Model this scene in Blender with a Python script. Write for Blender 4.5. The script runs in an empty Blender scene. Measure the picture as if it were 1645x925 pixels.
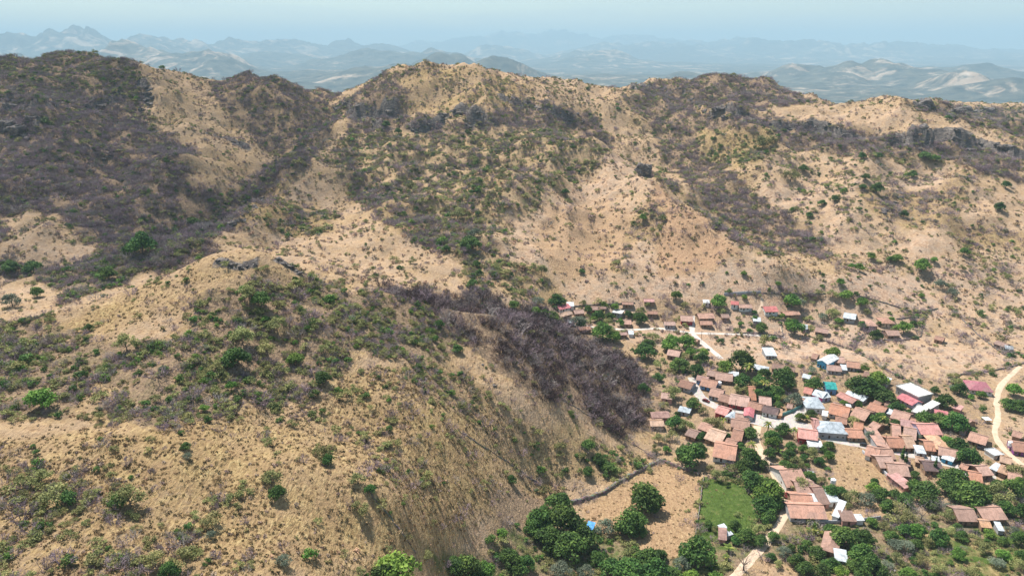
import bpy, bmesh, math, random
import numpy as np
from mathutils import Vector, Matrix

# ------------------------------------------------------------------ camera, sky, sun, exposure
scene = bpy.context.scene
COL = scene.collection
FPX, CX, CY = 1150.0, 822.5, 462.5            # focal length and centre in the photograph's pixels
CAM_H = 195.0
PITCH = math.atan((CY - 75.0) / FPX)
SP, CP_ = math.sin(PITCH), math.cos(PITCH)

cam_data = bpy.data.cameras.new('camera')
cam_data.sensor_width = 36.0
cam_data.lens = 36.0 * FPX / 1645.0
cam_data.clip_start = 1.0
cam_data.clip_end = 150000.0
cam = bpy.data.objects.new('camera', cam_data)
cam.location = (0, 0, CAM_H)
cam.rotation_euler = (math.pi / 2 - PITCH, 0, 0)
COL.objects.link(cam)
scene.camera = cam

SUN_EL, SUN_AZ = math.radians(61), math.radians(-36)      # azimuth from +Y (away from the camera), negative to the left
world = bpy.data.worlds.new('World')
scene.world = world
world.use_nodes = True
wn = world.node_tree
sky = wn.nodes.new('ShaderNodeTexSky')
sky.sky_type = 'NISHITA'
sky.sun_disc = False
sky.sun_elevation = SUN_EL
sky.sun_rotation = SUN_AZ
sky.altitude = 300
sky.air_density = 1.3
sky.dust_density = 0.6
sky.ozone_density = 2.5
bg = wn.nodes['Background']
bg.inputs[1].default_value = 0.08
# faint veils of high cloud all over the sky
tcw = wn.nodes.new('ShaderNodeTexCoord')
mpw = wn.nodes.new('ShaderNodeMapping')
mpw.inputs['Scale'].default_value = (1.6, 1.6, 16.0)
wn.links.new(tcw.outputs['Generated'], mpw.inputs[0])
nzw = wn.nodes.new('ShaderNodeTexNoise')
nzw.inputs['Scale'].default_value = 2.4
nzw.inputs['Detail'].default_value = 7
nzw.inputs['Roughness'].default_value = 0.62
nzw.inputs['Distortion'].default_value = 0.5
wn.links.new(mpw.outputs[0], nzw.inputs['Vector'])
rw = wn.nodes.new('ShaderNodeValToRGB')
rw.color_ramp.elements[0].position = 0.42
rw.color_ramp.elements[0].color = (0.12, 0.12, 0.12, 1)
rw.color_ramp.elements[1].position = 0.75
rw.color_ramp.elements[1].color = (0.6, 0.6, 0.6, 1)
wn.links.new(nzw.outputs['Fac'], rw.inputs[0])
mw = wn.nodes.new('ShaderNodeMix')
mw.data_type = 'RGBA'
mw.inputs[7].default_value = (5.0, 5.6, 6.0, 1)
wn.links.new(rw.outputs[0], mw.inputs[0])
wn.links.new(sky.outputs[0], mw.inputs[6])
tw = wn.nodes.new('ShaderNodeMix')
tw.data_type = 'RGBA'
tw.blend_type = 'MULTIPLY'
tw.inputs[0].default_value = 1.0
tw.inputs[7].default_value = (0.92, 0.94, 0.92, 1)
wn.links.new(mw.outputs[2], tw.inputs[6])
wn.links.new(tw.outputs[2], bg.inputs[0])

sun_d = bpy.data.lights.new('sun', 'SUN')
sun_d.energy = 4.6
sun_d.angle = math.radians(0.5)
sun_d.color = (1.0, 0.955, 0.89)
sun = bpy.data.objects.new('sun', sun_d)
SUN_DIR = Vector((math.cos(SUN_EL) * math.sin(SUN_AZ), math.cos(SUN_EL) * math.cos(SUN_AZ), math.sin(SUN_EL)))
sun.rotation_euler = SUN_DIR.to_track_quat('Z', 'Y').to_euler()
sun.location = SUN_DIR * 3000
COL.objects.link(sun)

scene.view_settings.view_transform = 'Standard'
scene.view_settings.look = 'None'
scene.view_settings.gamma = 1.0
scene.view_settings.use_curve_mapping = False
scene.view_settings.exposure = 1.0
scene.cycles.use_denoising = True
scene.cycles.max_bounces = 6
scene.cycles.diffuse_bounces = 2
scene.cycles.transparent_max_bounces = 8
scene.cycles.volume_bounces = 1

rng = np.random.default_rng(7)
random.seed(7)

# ------------------------------------------------------------------ node and mesh helpers
def new_mat(name):
    m = bpy.data.materials.new(name)
    m.use_nodes = True
    nt = m.node_tree
    b = nt.nodes['Principled BSDF']
    b.inputs['Roughness'].default_value = 0.9
    b.inputs['Specular IOR Level'].default_value = 0.15
    return m, nt, b

def node(nt, kind, **inputs):
    n = nt.nodes.new(kind)
    for k, v in inputs.items():
        if k in n.inputs.keys():
            n.inputs[k].default_value = v
        else:
            setattr(n, k, v)
    return n

def noise(nt, vec, scale, detail=4, rough=0.55, dist=0.0):
    n = nt.nodes.new('ShaderNodeTexNoise')
    n.inputs['Scale'].default_value = scale
    n.inputs['Detail'].default_value = detail
    n.inputs['Roughness'].default_value = rough
    n.inputs['Distortion'].default_value = dist
    if vec is not None:
        nt.links.new(vec, n.inputs['Vector'])
    return n.outputs['Fac']

def ramp(nt, fac, stops):
    r = nt.nodes.new('ShaderNodeValToRGB')
    e = r.color_ramp.elements
    while len(e) < len(stops):
        e.new(0.5)
    for el, (p, c) in zip(e, stops):
        el.position = p
        el.color = (*c, 1) if len(c) == 3 else c
    nt.links.new(fac, r.inputs[0])
    return r.outputs[0]

def mix(nt, fac, a, b, mode='MIX'):
    n = nt.nodes.new('ShaderNodeMix')
    n.data_type = 'RGBA'
    n.blend_type = mode
    for idx, v in ((0, fac), (6, a), (7, b)):
        if isinstance(v, (int, float)):
            n.inputs[idx].default_value = v
        elif isinstance(v, tuple):
            n.inputs[idx].default_value = (*v, 1)
        else:
            nt.links.new(v, n.inputs[idx])
    return n.outputs[2]

def mth(nt, op, a, b=None, clamp=False):
    n = nt.nodes.new('ShaderNodeMath')
    n.operation = op
    n.use_clamp = clamp
    for i, v in enumerate((a, b)):
        if v is None:
            continue
        if isinstance(v, (int, float)):
            n.inputs[i].default_value = v
        else:
            nt.links.new(v, n.inputs[i])
    return n.outputs[0]

def bump(nt, bsdf, height, strength, dist=0.3):
    b = nt.nodes.new('ShaderNodeBump')
    b.inputs['Strength'].default_value = strength
    b.inputs['Distance'].default_value = dist
    nt.links.new(height, b.inputs['Height'])
    nt.links.new(b.outputs[0], bsdf.inputs['Normal'])

def mesh_np(name, verts, faces):
    """verts (n,3), faces list of index arrays (same size each) or an (m,k) array"""
    me = bpy.data.meshes.new(name)
    faces = np.asarray(faces, dtype=np.int32)
    m, k = faces.shape
    me.vertices.add(len(verts))
    me.vertices.foreach_set('co', np.ascontiguousarray(verts, dtype=np.float32).ravel())
    me.loops.add(m * k)
    me.loops.foreach_set('vertex_index', faces.ravel())
    me.polygons.add(m)
    me.polygons.foreach_set('loop_start', np.arange(0, m * k, k, dtype=np.int32))
    me.update(calc_edges=True)
    return me

def smooth(me):
    me.polygons.foreach_set('use_smooth', np.ones(len(me.polygons), dtype=bool))

def add_obj(name, data, mat=None, parent=None, **props):
    o = bpy.data.objects.new(name, data)
    COL.objects.link(o)
    if mat is not None and data is not None and len(data.materials) == 0:
        data.materials.append(mat)
    if parent is not None:
        o.parent = parent
    for k, v in props.items():
        o[k] = v
    return o

# ------------------------------------------------------------------ numpy noise
def _hash(ix, iy, seed):
    h = (ix.astype(np.int64) * 374761393 + iy.astype(np.int64) * 668265263 + seed * 974634721) & 0xffffffff
    h = ((h ^ (h >> 13)) * 1274126177) & 0xffffffff
    h = h ^ (h >> 16)
    return (h & 0xffff) / 65535.0

def vnoise(x, y, seed=0):
    ix, iy = np.floor(x), np.floor(y)
    fx, fy = x - ix, y - iy
    fx = fx * fx * fx * (fx * (fx * 6 - 15) + 10)
    fy = fy * fy * fy * (fy * (fy * 6 - 15) + 10)
    ix, iy = ix.astype(np.int64), iy.astype(np.int64)
    a, b = _hash(ix, iy, seed), _hash(ix + 1, iy, seed)
    c, d = _hash(ix, iy + 1, seed), _hash(ix + 1, iy + 1, seed)
    return (a + (b - a) * fx) * (1 - fy) + (c + (d - c) * fx) * fy

def fbm(x, y, octv=5, seed=0, gain=0.5, ridged=False):
    s, a, t = 0.0, 1.0, 0.0
    for o in range(octv):
        n = vnoise(x * 2 ** o + 17.3 * o, y * 2 ** o - 9.1 * o, seed + o)
        if ridged:
            n = 1 - np.abs(2 * n - 1)
        s = s + a * n
        t += a
        a *= gain
    return s / t

# ------------------------------------------------------------------ terrain from surveyed points
def row_tan(py):
    v = (np.asarray(py, float) - CY) / FPX
    return (SP + v * CP_) / (CP_ - v * SP)

def col_x(px, py, D):
    v = (np.asarray(py, float) - CY) / FPX
    return D * ((np.asarray(px, float) - CX) / FPX) / (CP_ - v * SP)

# bearing / elevation / distance of terrain points as seen from the drone
SURVEY = """-150 100 930;0 98 950;80 91 980;150 86 1000;215 106 1010;300 125 1020;400 129 1040;470 137 1060;540 158 1070;
0 200 800;150 200 810;250 200 830;330 220 850;0 260 700;150 280 690;260 300 660;350 300 690;430 220 900;
520 200 960;470 240 870;400 300 750;330 350 650;260 390 575;150 430 510;60 450 500;-150 455 490;
60 350 580;150 385 560;0 360 570;0 410 520;-150 400 540;-150 300 660;40 460 430;0 490 400;-150 500 400;
560 195 900;480 262 740;400 332 605;365 372 545;440 400 520;520 350 600;560 420 500;650 440 480;500 425 480;580 330 640;640 380 560;
620 122 1040;660 108 1050;700 103 1050;760 112 1040;820 135 1020;870 143 1010;940 152 1030;1000 146 1080;1070 137 1120;1150 122 1150;1220 130 1150;1300 166 1120;
640 200 880;720 215 870;820 200 880;800 260 780;720 300 700;640 300 690;600 240 800;680 350 610;760 390 550;770 440 505;830 480 478;700 420 510;740 340 625;
880 180 940;960 230 800;1035 279 690;1130 346 610;1200 396 565;1260 426 540;1340 446 530;
900 310 690;870 380 600;900 450 530;960 380 605;940 320 700;1030 380 595;1050 450 530;960 470 515;1150 460 525;1130 410 562;
900 495 500;1000 500 500;1150 490 510;1300 480 525;1450 480 525;1600 480 530;1640 440 570;1900 480 530;
1000 540 460;1200 560 450;1400 560 450;1600 560 450;1100 620 392;1300 650 368;1500 650 368;1640 650 370;1200 720 320;1400 740 309;1640 740 306;1900 740 306;
1250 830 265;1450 830 265;1640 830 263;1200 925 228;1400 925 227;1640 925 226;1100 850 257;1000 890 242;950 925 228;1900 925 226;1040 820 270;
1100 240 900;1150 300 770;1250 360 660;1350 400 610;1040 200 980;
1200 180 1000;1130 170 1060;1240 172 965;1400 169 930;1500 179 900;1640 238 820;1250 195 900;1400 212 860;1500 220 840;1640 256 790;
1250 225 850;1400 248 805;1550 264 782;1640 287 752;1250 290 740;1400 300 720;1550 310 700;1640 330 670;1400 360 640;1550 380 620;1640 390 610;1450 420 580;1600 430 570;1900 300 740;1900 240 840;
385 400 330;440 405 332;345 406 328;300 423 322;200 463 308;100 503 290;0 533 278;-150 560 270;480 433 335;540 462 338;600 464 345;660 485 352;800 510 375;900 538 390;980 594 395;1040 690 345;
300 500 290;400 480 300;500 520 295;600 560 300;400 560 272;200 560 262;0 600 245;700 600 300;800 620 310;900 660 315;1000 735 312;930 800 279;870 790 281;800 740 275;700 700 255;600 700 243;450 660 238;300 700 212;150 680 215;0 700 203;
0 925 148;150 925 150;300 925 153;300 800 182;0 800 175;450 800 192;450 925 160;560 850 190;600 925 178;680 860 205;700 920 205;760 830 235;850 925 224;800 870 235;-200 700 200;-200 925 145;
1480 166 1450;1560 173 1450;1645 169 1450;1480 200 1250;1640 215 1250;1900 175 1450"""
# points out of sight: column, distance, height
HIDDEN = """385 392 54;300 380 52;200 362 50;480 392 50;600 410 45;700 430 34;800 440 24;900 455 12;960 450 6;100 360 55;0 350 52;
-150 1250 70;150 1250 70;400 1250 60;700 1250 70;1000 1280 70;1200 1300 60;1420 1130 60;
-150 1700 -100;150 1700 -110;400 1700 -110;700 1700 -110;1000 1700 -110;1300 1750 -120;1640 1800 -60;1900 1800 -60;
-150 2300 -240;200 2300 -250;600 2300 -250;1000 2300 -250;1400 2300 -250;1900 2300 -250;-500 950 60;-500 600 50;-500 1400 -100;2200 1000 30;2200 600 20;2200 300 5;1130 665 40;1060 740 60;1200 612 25;960 850 76;1000 790 68;400 680 43;480 815 62;560 960 88;365 610 42"""
pts = []
for s in SURVEY.replace('\n', '').split(';'):
    px, py, D = map(float, s.split())
    pts.append((float(col_x(px, py, D)), D, CAM_H - D * float(row_tan(py))))
for s in HIDDEN.replace('\n', '').split(';'):
    px, D, z = map(float, s.split())
    pts.append((float(col_x(px, 250, D)), D, z))
pts += [(-100, 70, 58), (60, 80, 30), (150, 110, 4), (-300, 90, 66), (300, 140, 2), (-500, 300, 60)]
P = np.array(pts)
S = 100.0

# sharp crests and creases: bearings with distances, height of the crease, reach
CRESTS = [("560 195 900;480 262 740;400 332 605;365 372 545;340 400 500", 18.85, 70), ("880 180 940;960 230 800;1035 279 690;1130 346 610;1200 396 565;1260 426 540;1340 446 530", 21.75, 75),
          ("1035 279 690;1040 340 640;1020 400 580;1010 450 535", 8.75, 45), ("960 300 720;930 350 640;900 410 570", 8.75, 45), ("0 533 278;100 503 290;200 463 308;300 426 322;345 411 328;385 406 330;440 411 332;480 433 335;540 462 338;600 464 345;660 485 352;800 510 375;900 538 390;980 594 395", 11.25, 46),
          ("150 86 1000;230 140 930;300 200 850;350 280 720", 20.3, 80), ("400 129 1040;430 190 950", 17.4, 70), ("620 122 1040;590 170 950;560 195 900", 17.4, 80), ("760 112 1040;800 190 900;840 250 790", 17.4, 80),
          ("0 98 950;60 180 830;90 260 700", 20.3, 90), ("1150 122 1150;1160 170 1050;1170 230 900", 18.85, 80), ("1400 212 860;1390 290 740;1370 360 640", 13.05, 60), ("1550 264 782;1530 330 680;1500 400 600", 13.05, 60), ("385 406 330;330 500 288;260 600 246;200 720 205", 6.25, 40), ("600 464 345;640 560 298;640 680 250;600 800 205", 6.25, 40),
          ("720 300 700;740 340 625;760 390 550;770 440 505", -14.5, 55), ("520 200 960;470 240 870;400 300 750;330 350 650;260 390 575;150 430 510", -17.4, 60), ("1040 200 980;1100 240 900;1150 300 770;1250 360 660;1350 400 610", -15.95, 60), ("180 150 900;170 230 770;200 320 650", -14.5, 60), ("1290 220 860;1300 290 740;1330 360 650", -11.6, 50), ("450 470 310;470 560 272;420 660 235", -6.25, 36), ("720 540 330;740 620 300;800 700 280", -6.25, 36)]

def tent(x, y):
    out = np.zeros(np.shape(x))
    for line, h, reach in CRESTS:
        v = np.array([[float(q) for q in p_.split()] for p_ in line.split(';')])
        vx, vy = col_x(v[:, 0], v[:, 1], v[:, 2]), v[:, 2]
        d = np.full(np.shape(x), 1e9)
        for i in range(len(vx) - 1):
            ex, ey = vx[i + 1] - vx[i], vy[i + 1] - vy[i]
            t = np.clip(((x - vx[i]) * ex + (y - vy[i]) * ey) / (ex * ex + ey * ey), 0, 1)
            d = np.minimum(d, np.hypot(x - vx[i] - t * ex, y - vy[i] - t * ey))
        k = np.clip(1 - np.sqrt(d * d + 4.0) / reach, 0, 1)
        out = out + h * k * (0.55 + 0.45 * k)
    return out

def tps(r2):
    return 0.5 * r2 * np.log(r2 + 1e-9)

n_p = len(P)
d2 = ((P[:, None, :2] - P[None, :, :2]) ** 2).sum(-1) / S ** 2
A = np.zeros((n_p + 3, n_p + 3))
A[:n_p, :n_p] = tps(d2) + 0.0006 * np.eye(n_p)
A[:n_p, n_p:] = np.c_[np.ones(n_p), P[:, :2] / S]
A[n_p:, :n_p] = A[:n_p, n_p:].T
W = np.linalg.solve(A, np.r_[P[:, 2] - tent(P[:, 0], P[:, 1]), 0, 0, 0])

X0, X1 = -1150.0, 1250.0
gx = np.arange(X0, X1 + 1, 2.6)
ys, step = [60.0], 1.9
while ys[-1] < 2350:
    step = 1.9 if ys[-1] < 420 else min(step * 1.006, 12.0)
    ys.append(ys[-1] + step)
gy = np.array(ys)
cxs = np.arange(X0, X1 + 9, 8.0)
cys = np.arange(60.0, 2372, 8.0)
CXg, CYg = np.meshgrid(cxs, cys)
flat = np.c_[CXg.ravel(), CYg.ravel()]
zc = np.empty(len(flat))
for i in range(0, len(flat), 8000):
    q = flat[i:i + 8000]
    r2 = ((q[:, None, :] - P[None, :, :2]) ** 2).sum(-1) / S ** 2
    zc[i:i + 8000] = tps(r2) @ W[:n_p] + W[n_p] + q @ W[n_p + 1:] / S
zc = zc.reshape(CXg.shape)

def bilin(grid, xs, ysx, x, y):
    fx = np.clip(np.interp(x, xs, np.arange(len(xs))), 0, len(xs) - 1.001)
    fy = np.clip(np.interp(y, ysx, np.arange(len(ysx))), 0, len(ysx) - 1.001)
    ix, iy = fx.astype(int), fy.astype(int)
    tx, ty = fx - ix, fy - iy
    return ((grid[iy, ix] * (1 - tx) + grid[iy, ix + 1] * tx) * (1 - ty)
            + (grid[iy + 1, ix] * (1 - tx) + grid[iy + 1, ix + 1] * tx) * ty)

GX, GY = np.meshgrid(gx, gy)
Z = bilin(zc, cxs, cys, GX.ravel(), GY.ravel()).reshape(GX.shape)
Z = Z + tent(GX + 10 * (fbm(GX / 30, GY / 30, 3, 131) - 0.5), GY + 10 * (fbm(GX / 30, GY / 30, 3, 141) - 0.5))
hilly = np.clip((Z - 12) / 35.0, 0, 1) * np.clip((GY - 60) / 40, 0, 1)
far_f = np.clip((GY - 380) / 300.0, 0, 1)
wx = GX + 18 * (fbm(GX / 60, GY / 60, 3, 31) - 0.5)
wy = GY + 18 * (fbm(GX / 60, GY / 60, 3, 41) - 0.5)
gul = fbm(wx / 85, wy / 85, 4, 3, 0.5, True) - 0.62
Z = Z + hilly * ((6.5 + 25 * far_f) * gul + (2.6 + 3.4 * far_f) * (fbm(GX / 22, GY / 22, 4, 8) - 0.5))
Z = Z + (0.5 + 0.5 * hilly) * (fbm(GX / 9, GY / 9, 3, 77) - 0.5) * 0.9
GZ = Z

def ground(x, y):
    return bilin(GZ, gx, gy, np.atleast_1d(np.asarray(x, float)), np.atleast_1d(np.asarray(y, float)))

def at(px, py, lift=0.0, dmax=2300.0):
    """world point of the terrain (raised by lift) that the drone sees at a bearing of the photograph"""
    px, py = np.broadcast_arrays(np.atleast_1d(np.asarray(px, float)), np.atleast_1d(np.asarray(py, float)))
    out = np.empty((len(px), 3))
    D = np.concatenate([np.arange(80, 700, 1.5), np.arange(700, dmax, 4.0)])
    for i in range(len(px)):
        x = col_x(px[i], py[i], D)
        z = CAM_H - D * row_tan(py[i])
        g = ground(x, D) + lift
        hit = np.nonzero(z <= g)[0]
        j = hit[0] if len(hit) else len(D) - 1
        if j > 0 and len(hit):
            a, b = z[j - 1] - g[j - 1], z[j] - g[j]
            t = a / (a - b)
            d = D[j - 1] + t * (D[j] - D[j - 1])
        else:
            d = D[j]
        xx = float(col_x(px[i], py[i], d))
        out[i] = (xx, d, float(ground(xx, d)[0]) + lift)
    return out

def to_px(x, y, z):
    """bearing of a world point, used to word 'left of', 'behind' in labels and to drop plants outside the view"""
    x, y, z = np.asarray(x, float), np.asarray(y, float), np.asarray(z, float) - CAM_H
    dep = y * CP_ - z * SP
    v = (-y * SP - z * CP_) / dep
    return CX + FPX * x / dep, CY + FPX * v, dep

# ------------------------------------------------------------------ land cover: outlines of scrub, grass, earth and fields
# channels: litter (brown-grey scrub floor), earth (pale bare soil), green (green ground), brown (ploughed or burnt soil)
# b / o / g = leafless, olive and green shrubs per 100 square metres, t = grass tufts per 100 square metres
COVER_KEYS = ('litter', 'earth', 'green', 'brown', 'b', 'o', 'g', 't', 'h')
WEEDS = {'front hill grassland': 12.0, 'front hill hay slope': 9.0, 'front hill grey slope': 14.0, 'front hill bush slope': 12.0, 'front hill crest grass': 10.0, 'front hill gully': 12.0, 'terrace gardens': 12.0, 'front hill upper scrub': 12.0, 'front hill left flank': 12.0, 'village': 2.5, 'upper village': 5.0, 'dry field': 0.8, 'hay field': 0.5, 'green field': 0.5, 'mesa top': 4.0, 'east square field': 2.0, 'east pasture': 5.0, 'boulder hill burnt face': 3.0, 'boulder hill tan plough': 4.0, 'boulder hill': 8.0, 'north fields': 5.0, 'yard': 0.5, 'track corner': 1.0}
BASE = dict(h=4.0, litter=0.1, earth=0.4, green=0.0, brown=0.0, b=0.5, o=0.45, g=0.12, t=4.0)
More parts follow.
